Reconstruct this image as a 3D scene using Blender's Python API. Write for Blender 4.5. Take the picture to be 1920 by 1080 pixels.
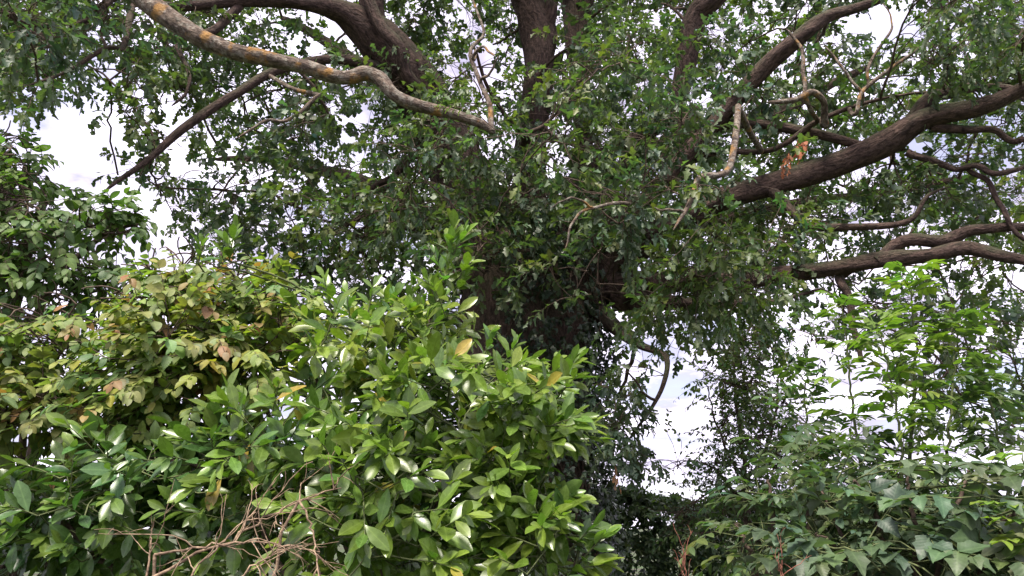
import bpy, math
import numpy as np
from mathutils import Matrix

rng = np.random.default_rng(11)
for o in list(bpy.data.objects):
    bpy.data.objects.remove(o)
scene = bpy.context.scene
col = scene.collection

# ------------------------------------------------------------------ camera
F = 1387.0                      # focal length in photograph pixels (1920 wide)
PITCH = math.radians(18.0)
CAM = np.array([0.0, 0.0, 1.6])
cp, sp = math.cos(PITCH), math.sin(PITCH)
cd = bpy.data.cameras.new("camera")
cd.sensor_width = 36.0
cd.lens = F / 1920.0 * 36.0
cd.clip_start, cd.clip_end = 0.05, 6000
cam = bpy.data.objects.new("camera", cd)
col.objects.link(cam)
cam.location = CAM
cam.rotation_euler = (math.radians(90) + PITCH, 0, 0)
scene.camera = cam

# ------------------------------------------------------------------ sky, sun, exposure
SUN_EL, SUN_AZ = math.radians(62), math.radians(-160)     # azimuth from +Y (away from camera) towards +X
w = bpy.data.worlds.new("World")
scene.world = w
w.use_nodes = True
nt = w.node_tree
nt.nodes.clear()
def N(tree, t, **kw):
    n = tree.nodes.new(t)
    for k, v in kw.items():
        setattr(n, k, v)
    return n
out = N(nt, "ShaderNodeOutputWorld")
bg = N(nt, "ShaderNodeBackground")
bg.inputs[1].default_value = 0.12
sky = N(nt, "ShaderNodeTexSky", sky_type='NISHITA', sun_disc=False)
sky.sun_elevation = SUN_EL
sky.sun_rotation = SUN_AZ
sky.air_density, sky.dust_density, sky.ozone_density = 1.0, 1.5, 1.0
tc = N(nt, "ShaderNodeTexCoord")
sepx = N(nt, "ShaderNodeSeparateXYZ")
nt.links.new(tc.outputs['Generated'], sepx.inputs[0])
addz = N(nt, "ShaderNodeMath", operation='ADD'); addz.inputs[1].default_value = 0.16
mx = N(nt, "ShaderNodeMath", operation='MAXIMUM'); mx.inputs[1].default_value = 0.05
nt.links.new(sepx.outputs[2], addz.inputs[0]); nt.links.new(addz.outputs[0], mx.inputs[0])
dx = N(nt, "ShaderNodeMath", operation='DIVIDE'); dy = N(nt, "ShaderNodeMath", operation='DIVIDE')
nt.links.new(sepx.outputs[0], dx.inputs[0]); nt.links.new(mx.outputs[0], dx.inputs[1])
nt.links.new(sepx.outputs[1], dy.inputs[0]); nt.links.new(mx.outputs[0], dy.inputs[1])
cmb = N(nt, "ShaderNodeCombineXYZ")
nt.links.new(dx.outputs[0], cmb.inputs[0]); nt.links.new(dy.outputs[0], cmb.inputs[1])
nz = N(nt, "ShaderNodeTexNoise"); nz.inputs['Scale'].default_value = 1.3
nz.inputs['Detail'].default_value = 7; nz.inputs['Roughness'].default_value = 0.58
nt.links.new(cmb.outputs[0], nz.inputs['Vector'])
rp = N(nt, "ShaderNodeValToRGB")                     # cloud cover: mostly closed
rp.color_ramp.elements[0].position = 0.30; rp.color_ramp.elements[0].color = (0.6, 0.6, 0.6, 1)
rp.color_ramp.elements[1].position = 0.50; rp.color_ramp.elements[1].color = (1, 1, 1, 1)
nt.links.new(nz.outputs['Fac'], rp.inputs[0])
nz2 = N(nt, "ShaderNodeTexNoise"); nz2.inputs['Scale'].default_value = 2.6
nz2.inputs['Detail'].default_value = 6; nz2.inputs['Roughness'].default_value = 0.6
nt.links.new(cmb.outputs[0], nz2.inputs['Vector'])
rc = N(nt, "ShaderNodeValToRGB")                     # cloud brightness
rc.color_ramp.elements[0].position = 0.40; rc.color_ramp.elements[0].color = (2.1, 1.92, 2.6, 1)
rc.color_ramp.elements[1].position = 0.64; rc.color_ramp.elements[1].color = (6.1, 5.65, 6.8, 1)
nt.links.new(nz2.outputs['Fac'], rc.inputs[0])
mixs = N(nt, "ShaderNodeMix", data_type='RGBA')
nt.links.new(rp.outputs[0], mixs.inputs[0])
nt.links.new(sky.outputs[0], mixs.inputs[6]); nt.links.new(rc.outputs[0], mixs.inputs[7])
nt.links.new(mixs.outputs[2], bg.inputs[0])
nt.links.new(bg.outputs[0], out.inputs[0])

sd = bpy.data.lights.new("sun", 'SUN')
sd.energy = 2.6
sd.angle = math.radians(16)
sd.color = (1.0, 0.93, 0.80)
sun = bpy.data.objects.new("sun", sd)
col.objects.link(sun)
sv = np.array([math.sin(SUN_AZ) * math.cos(SUN_EL), math.cos(SUN_AZ) * math.cos(SUN_EL), math.sin(SUN_EL)])
from mathutils import Vector
sun.rotation_euler = Vector(sv).to_track_quat('Z', 'Y').to_euler()
sun.location = Vector(sv * 60)

vs = scene.view_settings
vs.view_transform = 'Standard'
vs.look = 'None'
vs.gamma = 1.0
vs.exposure = 1.7
vs.use_curve_mapping = False
scene.render.engine = 'CYCLES'
scene.cycles.max_bounces = 8
scene.cycles.diffuse_bounces = 4
scene.cycles.transmission_bounces = 6
scene.cycles.glossy_bounces = 2

# ------------------------------------------------------------------ pixel <-> place
def P(x, y, Y):
    """point at ground distance Y along the pixel's direction"""
    a, b = (x - 960) / F, (540 - y) / F
    d = Y / (cp - b * sp)
    return CAM + d * np.array([a, cp - b * sp, sp + b * cp])
def depth_of(p):
    q = np.asarray(p) - CAM
    return q[..., 1] * cp + q[..., 2] * sp
def proj(p):
    q = np.asarray(p) - CAM
    d = np.maximum(q[..., 1] * cp + q[..., 2] * sp, 0.05)
    v = -q[..., 1] * sp + q[..., 2] * cp
    return 960 + F * q[..., 0] / d, 540 - F * v / d, d
def in_poly(x, y, poly):
    x = np.asarray(x); y = np.asarray(y)
    r = np.zeros(x.shape, bool)
    n = len(poly)
    for i in range(n):
        x0, y0 = poly[i]; x1, y1 = poly[(i + 1) % n]
        c = ((y0 > y) != (y1 > y)) & (x < (x1 - x0) * (y - y0) / (y1 - y0 + 1e-9) + x0)
        r ^= c
    return r
def unit(v):
    return v / np.maximum(np.linalg.norm(v, axis=-1, keepdims=True), 1e-9)

# ------------------------------------------------------------------ materials
def new_mat(name):
    m = bpy.data.materials.new(name)
    m.use_nodes = True
    t = m.node_tree
    t.nodes.clear()
    return m, t
def leaf_material(name, rough=0.45, trans=0.35, midrib=0.35, veins=0.25, vein_n=9.0, spec=0.5, under=0.25, under_col=(0.20, 0.26, 0.15), tr_tint=(1.15, 1.5, 0.45), relief=0.10):
    m, t = new_mat(name)
    L = t.links.new
    o = N(t, "ShaderNodeOutputMaterial")
    at = N(t, "ShaderNodeAttribute", attribute_name="tint")
    oi = N(t, "ShaderNodeObjectInfo")
    add = N(t, "ShaderNodeMix", data_type='RGBA', blend_type='ADD'); add.inputs[0].default_value = 1
    L(at.outputs['Color'], add.inputs[6]); L(oi.outputs['Color'], add.inputs[7])
    # mottling
    geo = N(t, "ShaderNodeNewGeometry")
    nz = N(t, "ShaderNodeTexNoise"); nz.inputs['Scale'].default_value = 38; nz.inputs['Detail'].default_value = 3
    L(geo.outputs['Position'], nz.inputs['Vector'])
    mr = N(t, "ShaderNodeMapRange"); mr.inputs[1].default_value = 0.25; mr.inputs[2].default_value = 0.75
    mr.inputs[3].default_value = 0.78; mr.inputs[4].default_value = 1.22
    L(nz.outputs['Fac'], mr.inputs[0])
    mul = N(t, "ShaderNodeVectorMath", operation='SCALE')
    L(add.outputs[2], mul.inputs[0]); L(mr.outputs[0], mul.inputs['Scale'])
    # veins from uv: u across (0.5 is the midrib), v along
    uv = N(t, "ShaderNodeUVMap", uv_map="UVMap")
    s = N(t, "ShaderNodeSeparateXYZ"); L(uv.outputs[0], s.inputs[0])
    au = N(t, "ShaderNodeMath", operation='SUBTRACT'); L(s.outputs[0], au.inputs[0]); au.inputs[1].default_value = 0.5
    ab = N(t, "ShaderNodeMath", operation='ABSOLUTE'); L(au.outputs[0], ab.inputs[0])
    mid = N(t, "ShaderNodeMapRange"); mid.inputs[1].default_value = 0.015; mid.inputs[2].default_value = 0.055
    mid.inputs[3].default_value = midrib; mid.inputs[4].default_value = 0.0
    L(ab.outputs[0], mid.inputs[0])
    vv = N(t, "ShaderNodeMath", operation='MULTIPLY_ADD'); L(ab.outputs[0], vv.inputs[0]); vv.inputs[1].default_value = -0.55
    L(s.outputs[1], vv.inputs[2])
    vm = N(t, "ShaderNodeMath", operation='MULTIPLY'); L(vv.outputs[0], vm.inputs[0]); vm.inputs[1].default_value = vein_n * 6.283
    si = N(t, "ShaderNodeMath", operation='SINE'); L(vm.outputs[0], si.inputs[0])
    side = N(t, "ShaderNodeMapRange"); side.inputs[1].default_value = 0.82; side.inputs[2].default_value = 1.0
    side.inputs[3].default_value = 0.0; side.inputs[4].default_value = veins
    L(si.outputs[0], side.inputs[0])
    mxv = N(t, "ShaderNodeMath", operation='MAXIMUM'); L(mid.outputs[0], mxv.inputs[0]); L(side.outputs[0], mxv.inputs[1])
    pale = N(t, "ShaderNodeVectorMath", operation='MULTIPLY_ADD')
    L(mul.outputs[0], pale.inputs[0]); pale.inputs[1].default_value = (1.5, 1.4, 1.5); pale.inputs[2].default_value = (0.04, 0.06, 0.02)
    mv = N(t, "ShaderNodeMix", data_type='RGBA')
    L(mxv.outputs[0], mv.inputs[0]); L(mul.outputs[0], mv.inputs[6]); L(pale.outputs[0], mv.inputs[7])
    # paler underside of the blade
    un = N(t, "ShaderNodeMath", operation='MULTIPLY'); L(geo.outputs['Backfacing'], un.inputs[0]); un.inputs[1].default_value = under
    mu = N(t, "ShaderNodeMix", data_type='RGBA')
    L(un.outputs[0], mu.inputs[0]); L(mv.outputs[2], mu.inputs[6]); mu.inputs[7].default_value = (*under_col, 1)
    pb = N(t, "ShaderNodeBsdfPrincipled")
    L(mu.outputs[2], pb.inputs['Base Color'])
    rr = N(t, "ShaderNodeMapRange"); rr.inputs[3].default_value = max(rough - 0.1, 0.1); rr.inputs[4].default_value = rough + 0.18
    L(nz.outputs['Fac'], rr.inputs[0]); L(rr.outputs[0], pb.inputs['Roughness'])
    pb.inputs['Specular IOR Level'].default_value = spec
    bp = N(t, "ShaderNodeBump"); bp.inputs['Strength'].default_value = relief; bp.inputs['Distance'].default_value = 0.002
    L(si.outputs[0], bp.inputs['Height']); L(bp.outputs[0], pb.inputs['Normal'])
    tr = N(t, "ShaderNodeBsdfTranslucent")
    tm = N(t, "ShaderNodeVectorMath", operation='MULTIPLY'); L(mul.outputs[0], tm.inputs[0]); tm.inputs[1].default_value = tr_tint
    L(tm.outputs[0], tr.inputs[0])
    ms = N(t, "ShaderNodeMixShader"); ms.inputs[0].default_value = trans
    L(pb.outputs[0], ms.inputs[1]); L(tr.outputs[0], ms.inputs[2]); L(ms.outputs[0], o.inputs[0])
    return m

def bark_material(name, dark, light, moss=None, moss_amt=0.0, lichen=None, lichen_amt=0.0, scale=14.0, bump=0.6, ridge=True):
    m, t = new_mat(name)
    L = t.links.new
    o = N(t, "ShaderNodeOutputMaterial")
    pb = N(t, "ShaderNodeBsdfPrincipled")
    uv = N(t, "ShaderNodeUVMap", uv_map="UVMap")
    geo = N(t, "ShaderNodeNewGeometry")
    mp = N(t, "ShaderNodeMapping"); mp.inputs['Scale'].default_value = (scale * 2.0, scale * 0.7, 1)
    L(uv.outputs[0], mp.inputs[0])
    vor = N(t, "ShaderNodeTexNoise"); vor.inputs['Scale'].default_value = 1.0; vor.inputs['Detail'].default_value = 6
    vor.inputs['Distortion'].default_value = 0.8
    L(mp.outputs[0] if ridge else geo.outputs['Position'], vor.inputs['Vector'])
    if not ridge:
        vor.inputs['Scale'].default_value = scale * 2
    n2 = N(t, "ShaderNodeTexNoise"); n2.inputs['Scale'].default_value = 3.0; n2.inputs['Detail'].default_value = 5
    L(geo.outputs['Position'], n2.inputs['Vector'])
    r = N(t, "ShaderNodeValToRGB")
    r.color_ramp.elements[0].position = 0.36; r.color_ramp.elements[0].color = (*dark, 1)
    r.color_ramp.elements[1].position = 0.66; r.color_ramp.elements[1].color = (*light, 1)
    L(vor.outputs['Fac'], r.inputs[0])
    cur = r.outputs[0]
    if moss is not None:
        sx = N(t, "ShaderNodeSeparateXYZ"); L(geo.outputs['Normal'], sx.inputs[0])
        a = N(t, "ShaderNodeMapRange"); a.inputs[1].default_value = -0.2; a.inputs[2].default_value = 0.9
        L(sx.outputs[2], a.inputs[0])
        b = N(t, "ShaderNodeMapRange"); b.inputs[1].default_value = 0.38; b.inputs[2].default_value = 0.62
        b.inputs[4].default_value = moss_amt
        L(n2.outputs['Fac'], b.inputs[0])
        c = N(t, "ShaderNodeMath", operation='MULTIPLY'); L(a.outputs[0], c.inputs[0]); L(b.outputs[0], c.inputs[1])
        mm = N(t, "ShaderNodeMix", data_type='RGBA'); L(c.outputs[0], mm.inputs[0]); L(cur, mm.inputs[6]); mm.inputs[7].default_value = (*moss, 1)
        cur = mm.outputs[2]
    if lichen is not None:
        n3 = N(t, "ShaderNodeTexNoise"); n3.inputs['Scale'].default_value = 16; n3.inputs['Detail'].default_value = 6; n3.inputs['Roughness'].default_value = 0.65
        L(geo.outputs['Position'], n3.inputs['Vector'])
        a = N(t, "ShaderNodeMapRange"); a.inputs[1].default_value = 0.5; a.inputs[2].default_value = 0.6; a.inputs[4].default_value = lichen_amt
        L(n3.outputs['Fac'], a.inputs[0])
        mm = N(t, "ShaderNodeMix", data_type='RGBA'); L(a.outputs[0], mm.inputs[0]); L(cur, mm.inputs[6]); mm.inputs[7].default_value = (*lichen, 1)
        cur = mm.outputs[2]
        # a few orange lichen patches
        n4 = N(t, "ShaderNodeTexNoise"); n4.inputs['Scale'].default_value = 7; n4.inputs['Detail'].default_value = 4
        L(geo.outputs['Position'], n4.inputs['Vector'])
        a = N(t, "ShaderNodeMapRange"); a.inputs[1].default_value = 0.56; a.inputs[2].default_value = 0.66; a.inputs[4].default_value = 0.75
        L(n4.outputs['Fac'], a.inputs[0])
        mm = N(t, "ShaderNodeMix", data_type='RGBA'); L(a.outputs[0], mm.inputs[0]); L(cur, mm.inputs[6]); mm.inputs[7].default_value = (0.36, 0.19, 0.05, 1)
        cur = mm.outputs[2]
    L(cur, pb.inputs['Base Color'])
    pb.inputs['Roughness'].default_value = 0.85
    pb.inputs['Specular IOR Level'].default_value = 0.25
    bp = N(t, "ShaderNodeBump"); bp.inputs['Strength'].default_value = bump; bp.inputs['Distance'].default_value = 0.03
    fine = N(t, "ShaderNodeTexNoise"); fine.inputs['Scale'].default_value = 22; fine.inputs['Detail'].default_value = 8; fine.inputs['Roughness'].default_value = 0.7
    L(geo.outputs['Position'], fine.inputs['Vector'])
    hs = N(t, "ShaderNodeMath", operation='MULTIPLY_ADD'); L(fine.outputs['Fac'], hs.inputs[0]); hs.inputs[1].default_value = 1.3
    L(vor.outputs['Fac'], hs.inputs[2])
    L(hs.outputs[0], bp.inputs['Height']); L(bp.outputs[0], pb.inputs['Normal'])
    # weathered patches
    fm = N(t, "ShaderNodeMapRange"); fm.inputs[1].default_value = 0.3; fm.inputs[2].default_value = 0.7
    fm.inputs[3].default_value = 0.6; fm.inputs[4].default_value = 1.45
    L(fine.outputs['Fac'], fm.inputs[0])
    sc_ = N(t, "ShaderNodeVectorMath", operation='SCALE'); L(cur, sc_.inputs[0]); L(fm.outputs[0], sc_.inputs['Scale'])
    L(sc_.outputs[0], pb.inputs['Base Color'])
    L(pb.outputs[0], o.inputs[0])
    return m

M = {}
M['oak_leaf'] = leaf_material('oak_leaf', rough=0.42, trans=0.40, midrib=0.3, veins=0.15, vein_n=6, spec=0.5, under=0.5, under_col=(0.15, 0.20, 0.13))
M['laurel_leaf'] = leaf_material('laurel_leaf', rough=0.24, trans=0.30, midrib=0.5, veins=0.05, vein_n=10, relief=0.015, spec=0.55, under=0.45, under_col=(0.17, 0.26, 0.09))
M['soft_leaf'] = leaf_material('soft_leaf', rough=0.48, trans=0.40, midrib=0.35, veins=0.25, vein_n=6, spec=0.4, under=0.25, under_col=(0.18, 0.26, 0.12))
M['hedge_leaf'] = leaf_material('hedge_leaf', rough=0.45, trans=0.28, midrib=0.2, veins=0.0, under=0.3)
M['ivy_leaf'] = leaf_material('ivy_leaf', rough=0.34, trans=0.12, midrib=0.35, veins=0.2, vein_n=4, under=0.4, under_col=(0.10, 0.14, 0.07))
M['grey_leaf'] = leaf_material('grey_leaf', rough=0.46, trans=0.30, midrib=0.3, veins=0.10, vein_n=7, spec=0.45, under=0.55, under_col=(0.30, 0.33, 0.27))
M['dry_leaf'] = leaf_material('dry_leaf', rough=0.7, trans=0.35, midrib=0.2, veins=0.2, vein_n=6, spec=0.2, under=0.3, under_col=(0.30, 0.16, 0.08), tr_tint=(1.4, 0.9, 0.5))
M['oak_bark'] = bark_material('oak_bark', (0.036, 0.023, 0.020), (0.112, 0.072, 0.060), moss=(0.055, 0.068, 0.034), moss_amt=0.95, scale=15, bump=0.95)
M['dead_bark'] = bark_material('dead_bark', (0.07, 0.05, 0.04), (0.21, 0.16, 0.125), lichen=(0.36, 0.33, 0.28), lichen_amt=0.55, scale=18, bump=1.0)
M['twig'] = bark_material('twig', (0.05, 0.035, 0.028), (0.12, 0.085, 0.065), scale=20, bump=0.2, ridge=False)
M['green_stem'] = bark_material('green_stem', (0.06, 0.075, 0.03), (0.12, 0.14, 0.06), scale=20, bump=0.2, ridge=False)
M['dry_twig'] = bark_material('dry_twig', (0.13, 0.085, 0.06), (0.36, 0.26, 0.175), scale=20, bump=0.3, ridge=False)
M['red_twig'] = bark_material('red_twig', (0.16, 0.06, 0.045), (0.32, 0.14, 0.10), scale=20, bump=0.3, ridge=False)

# ------------------------------------------------------------------ mesh helpers
def mesh_from(name, V, faces_loops, loop_start, loop_total, uv=None, tint=None, smooth=True):
    me = bpy.data.meshes.new(name)
    me.vertices.add(len(V)); me.vertices.foreach_set('co', np.ascontiguousarray(V, np.float32).ravel())
    me.loops.add(len(faces_loops)); me.loops.foreach_set('vertex_index', np.ascontiguousarray(faces_loops, np.int32))
    me.polygons.add(len(loop_start))
    me.polygons.foreach_set('loop_start', np.ascontiguousarray(loop_start, np.int32))
    me.polygons.foreach_set('loop_total', np.ascontiguousarray(loop_total, np.int32))
    if smooth:
        me.polygons.foreach_set('use_smooth', np.ones(len(loop_start), bool))
    if uv is not None:
        ul = me.uv_layers.new(name="UVMap")
        ul.data.foreach_set('uv', np.ascontiguousarray(uv, np.float32).ravel())
    if tint is not None:
        a = me.attributes.new("tint", 'FLOAT_COLOR', 'POINT')
        c4 = np.ones((len(V), 4), np.float32); c4[:, :3] = tint
        a.data.foreach_set('color', c4.ravel())
    me.update(calc_edges=True)
    return me
def link(name, me, mat, parent=None):
    o = bpy.data.objects.new(name, me)
    if me is not None and mat is not None:
        me.materials.append(mat)
    col.objects.link(o)
    if parent is not None:
        o.parent = parent
        o.matrix_parent_inverse = Matrix.Translation(-parent.location)
    return o

def smooth_path(pts, n):
    pts = np.asarray(pts, float)
    k = len(pts)
    if k < 3:
        t = np.linspace(0, 1, n)[:, None]
        return pts[0] * (1 - t) + pts[-1] * t
    ext = np.vstack([2 * pts[0] - pts[1], pts, 2 * pts[-1] - pts[-2]])
    u = np.linspace(0, k - 1 - 1e-6, n)
    i = u.astype(int); f = (u - i)[:, None]
    p0, p1, p2, p3 = ext[i], ext[i + 1], ext[i + 2], ext[i + 3]
    return 0.5 * (2 * p1 + (p2 - p0) * f + (2 * p0 - 5 * p1 + 4 * p2 - p3) * f ** 2 + (3 * p1 - p0 - 3 * p2 + p3) * f ** 3)

def tube_arrays(Pt, R, K, bumpy=0.0):
    """S curves of M points, K-sided tubes. returns verts, quads, uv"""
    S, Mn, _ = Pt.shape
    T = np.empty_like(Pt)
    T[:, 1:-1] = Pt[:, 2:] - Pt[:, :-2]
    T[:, 0] = Pt[:, 1] - Pt[:, 0]; T[:, -1] = Pt[:, -1] - Pt[:, -2]
    T = unit(T)
    main = unit(Pt[:, -1] - Pt[:, 0])
    ref = np.where(np.abs(main[:, 2:3]) > 0.85, np.array([[1.0, 0.1, 0]]), np.array([[0.05, 0.1, 1.0]]))
    A = unit(np.cross(T, np.broadcast_to(ref[:, None], T.shape)))
    B = np.cross(A, T)
    ang = np.arange(K) / K * 2 * np.pi
    c, s = np.cos(ang), np.sin(ang)
    rad = R[:, :, None] * np.ones(K)
    if bumpy > 0:
        rad = rad * (1 + bumpy * bump_field(S, Mn, K))
    V = Pt[:, :, None] + rad[..., None] * (A[:, :, None] * c[None, None, :, None] + B[:, :, None] * s[None, None, :, None])
    seg = np.concatenate([np.zeros((S, 1)), np.cumsum(np.linalg.norm(np.diff(Pt, axis=1), axis=2), axis=1)], axis=1)
    idx = (np.arange(S)[:, None, None] * Mn + np.arange(Mn)[None, :, None]) * K + np.arange(K)[None, None]
    a = idx[:, :-1]; b = np.roll(idx, -1, axis=2)[:, :-1]; cc = np.roll(idx, -1, axis=2)[:, 1:]; d = idx[:, 1:]
    Q = np.stack([a, b, cc, d], axis=-1).reshape(-1, 4)
    circ = 2 * np.pi * R.mean(axis=1)[:, None, None]
    u0 = (np.arange(K) / K)[None, None] * circ * np.ones((S, Mn, 1)); u1 = ((np.arange(K) + 1) / K)[None, None] * circ * np.ones((S, Mn, 1))
    vv = seg[:, :, None] * np.ones(K)
    uv = np.stack([np.stack([u0[:, :-1], vv[:, :-1]], -1), np.stack([u1[:, :-1], vv[:, :-1]], -1),
                   np.stack([u1[:, 1:], vv[:, 1:]], -1), np.stack([u0[:, 1:], vv[:, 1:]], -1)], axis=3).reshape(-1, 2)
    return V.reshape(-1, 3), Q, uv
def bump_field(S, Mn, K):
    """bark furrows and burls: sums of waves round and along"""
    a = np.arange(K) / K * 2 * np.pi
    v = np.arange(Mn)
    f = np.zeros((S, Mn, K))
    for k in range(9):
        m = rng.integers(1, 4) if k < 4 else rng.integers(5, max(6, K // 3))
        fr = rng.uniform(0.15, 0.9)
        f += (0.5 if k < 4 else 0.28) * np.sin(m * a[None, None] + fr * v[None, :, None] + rng.uniform(0, 6.28) + 0.8 * np.sin(0.3 * v[None, :, None] + k))
    return f * 0.5 + rng.normal(0, 0.18, (S, Mn, K))
def tubes_mesh(name, batches):
    Vs, Qs, Us, off = [], [], [], 0
    for (Pt, R, K, bm) in batches:
        if len(Pt) == 0:
            continue
        V, Q, U = tube_arrays(Pt, R, K, bm)
        Vs.append(V); Qs.append(Q + off); Us.append(U); off += len(V)
    V = np.vstack(Vs); Q = np.vstack(Qs); U = np.vstack(Us)
    n = len(Q)
    return mesh_from(name, V, Q.ravel(), np.arange(n) * 4, np.full(n, 4), U)

def path_px(pts, n, wob=0.0):
    """polyline of (px, py, Y, width px) -> smooth 3-D path and radii"""
    P3 = np.array([P(x, y, Y) for x, y, Y, _ in pts])
    r = np.array([wd * 0.5 * depth_of(p) / F for (x, y, Y, wd), p in zip(pts, P3)])
    q = smooth_path(np.hstack([P3, r[:, None]]), n)
    if wob:
        t = np.linspace(0, 1, n)
        for ax in range(3):
            for k in range(3):
                q[:, ax] += wob / (k + 1) * np.sin(t * (5 + 7 * k) + rng.uniform(0, 6.28)) * np.sin(t * np.pi) ** 0.5
    return q[:, :3], np.maximum(q[:, 3], 0.003)

# ------------------------------------------------------------------ leaf templates
def leaf_grid(ts, ws, fold, curl, twist=0.0, wave=0.0, cols=3, tip=0.0):
    """blade from base (0,0) to tip (0,1); returns verts, faces (list), per-loop uv"""
    xs = {2: [-1, 1], 3: [-1, 0, 1], 5: [-1, -0.5, 0, 0.5, 1]}[cols]
    V, UV, Fc = [], [], []
    n = len(ts)
    wmax = max(ws)
    for i, (t, wd) in enumerate(zip(ts, ws)):
        for x in xs:
            px = x * wd
            z = fold * abs(px) - curl * t * t + wave * math.sin(t * 9 + x * 2) * abs(x)
            tw = twist * t
            V.append((px * math.cos(tw), t - tip * t * t * abs(curl), z + px * math.sin(tw)))
            UV.append((0.5 + 0.5 * px / wmax, t))
    for i in range(n - 1):
        for j in range(cols - 1):
            a = i * cols + j
            Fc.append((a, a + 1, a + cols + 1, a + cols))
    return np.array(V), Fc, np.array(UV)
def ell(ts, wmax, peak=0.5, sharp=1.0):
    ts = np.asarray(ts)
    e = math.log(0.5) / math.log(peak)
    return list(np.maximum(wmax * np.sin(np.pi * ts ** e) ** sharp, 0.012))
def variants(kind):
    r = np.random.default_rng(5)
    outv = []
    for k in range(5):
        f, c, tw = r.uniform(0.15, 0.55), r.uniform(-0.02, 0.28), r.uniform(-0.35, 0.35)
        if kind == 'laurel':
            ts = np.array([0, .08, .25, .48, .72, .91, 1.0])
            outv.append(leaf_grid(ts, ell(ts, r.uniform(.18, .22), .56, .8), r.uniform(.1, .42), r.uniform(.02, .3), tw * .6, .012, 3))
        elif kind == 'oak':
            ts = [0, .28, .40, .58, .70, 1.0]
            ws = [.02, .19, .09, .32, .19, .10]
            outv.append(leaf_grid(ts, [x * r.uniform(.9, 1.1) for x in ws], f, c * 1.3, tw, .02, 3))
        elif kind == 'oak_far':
            ts = [0, .34, .48, .72, 1.0]
            ws = [.03, .22, .12, .33, .07]
            outv.append(leaf_grid(ts, [x * r.uniform(.9, 1.15) for x in ws], 0, c * 1.3, tw * 1.4, 0, 2))
        elif kind == 'ovate':
            ts = np.array([0, .08, .24, .42, .6, .78, .92, 1.0])
            outv.append(leaf_grid(ts, ell(ts, r.uniform(.27, .33), .42, .75), r.uniform(.05, .35), r.uniform(.05, .4), tw, .03, 3))
        elif kind == 'leaflet':
            ts = np.array([0, .15, .35, .58, .8, 1.0])
            outv.append(leaf_grid(ts, ell(ts, r.uniform(.17, .22), .46, .8), r.uniform(.1, .4), r.uniform(.05, .3), tw, .01, 3))
        elif kind == 'small':
            ts = np.array([0, .45, 1.0])
            outv.append(leaf_grid(ts, [.03, r.uniform(.26, .34), .03], 0, c, tw * 1.4, 0, 2))
        elif kind == 'oval':
            ts = np.array([0, .28, .66, 1.0])
            outv.append(leaf_grid(ts, ell(ts, r.uniform(.24, .32), .45, .8), 0, r.uniform(.05, .3), tw, 0, 2))
        elif kind == 'ivy':
            ts = [0, .12, .3, .45, .7, 1.0]
            ws = [.12, .40, .46, .24, .20, .02]
            outv.append(leaf_grid(ts, [x * r.uniform(.85, 1.1) for x in ws], r.uniform(.05, .3), c, tw * .5, .02, 2))
        elif kind == 'broad':
            ts = [0, .06, .18, .32, .42, .56, .66, .80, .9, 1.0]
            ws = [.05, .26, .48, .36, .38, .46, .28, .17, .10, .01]
            outv.append(leaf_grid(ts, [x * r.uniform(.93, 1.07) for x in ws], r.uniform(.05, .25), r.uniform(.05, .35), tw * .5, .035, 5))
    return outv
TPL = {k: variants(k) for k in ('laurel', 'oak', 'oak_far', 'ovate', 'leaflet', 'small', 'oval', 'ivy', 'broad')}

def leaves_mesh(name, Ls):
    """join leaves (dict of arrays) into one mesh"""
    Vs, LP, TOT, UVs, Ts, off = [], [], [], [], [], 0
    for kind in sorted(set(Ls['kind'])):
        for v in range(5):
            sel = np.where((Ls['kind'] == kind) & (Ls['var'] == v))[0]
            if len(sel) == 0:
                continue
            tv, tf, tuv = TPL[kind][v]
            d, n, s = Ls['d'][sel], Ls['n'][sel], Ls['s'][sel]
            L = Ls['L'][sel][:, None, None]; W = Ls['W'][sel][:, None, None]
            V = Ls['pos'][sel][:, None] + L * (W * tv[None, :, 0:1] * s[:, None] + tv[None, :, 1:2] * d[:, None] + tv[None, :, 2:3] * n[:, None])
            fa = np.array(tf)
            idx = (fa[None] + (np.arange(len(sel)) * len(tv))[:, None, None] + off)
            LP.append(idx.ravel()); TOT.append(len(fa) * len(sel))
            UVs.append(np.tile(tuv[fa.ravel()], (len(sel), 1)))
            Ts.append(np.repeat(Ls['col'][sel], len(tv), axis=0))
            Vs.append(V.reshape(-1, 3)); off += len(tv) * len(sel)
    n = sum(TOT)
    return mesh_from(name, np.vstack(Vs), np.concatenate(LP), np.arange(n) * 4, np.full(n, 4), np.vstack(UVs), np.vstack(Ts), smooth=True)

single_cache = {}
def single_leaf_mesh(kind, v, mat):
    key = (kind, v, mat.name)
    if key not in single_cache:
        tv, tf, tuv = TPL[kind][v]
        fa = np.array(tf)
        me = mesh_from('leaf', tv, fa.ravel(), np.arange(len(fa)) * 4, np.full(len(fa), 4), tuv[fa.ravel()])
        me.materials.append(mat)
        single_cache[key] = me
    return single_cache[key]

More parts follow.
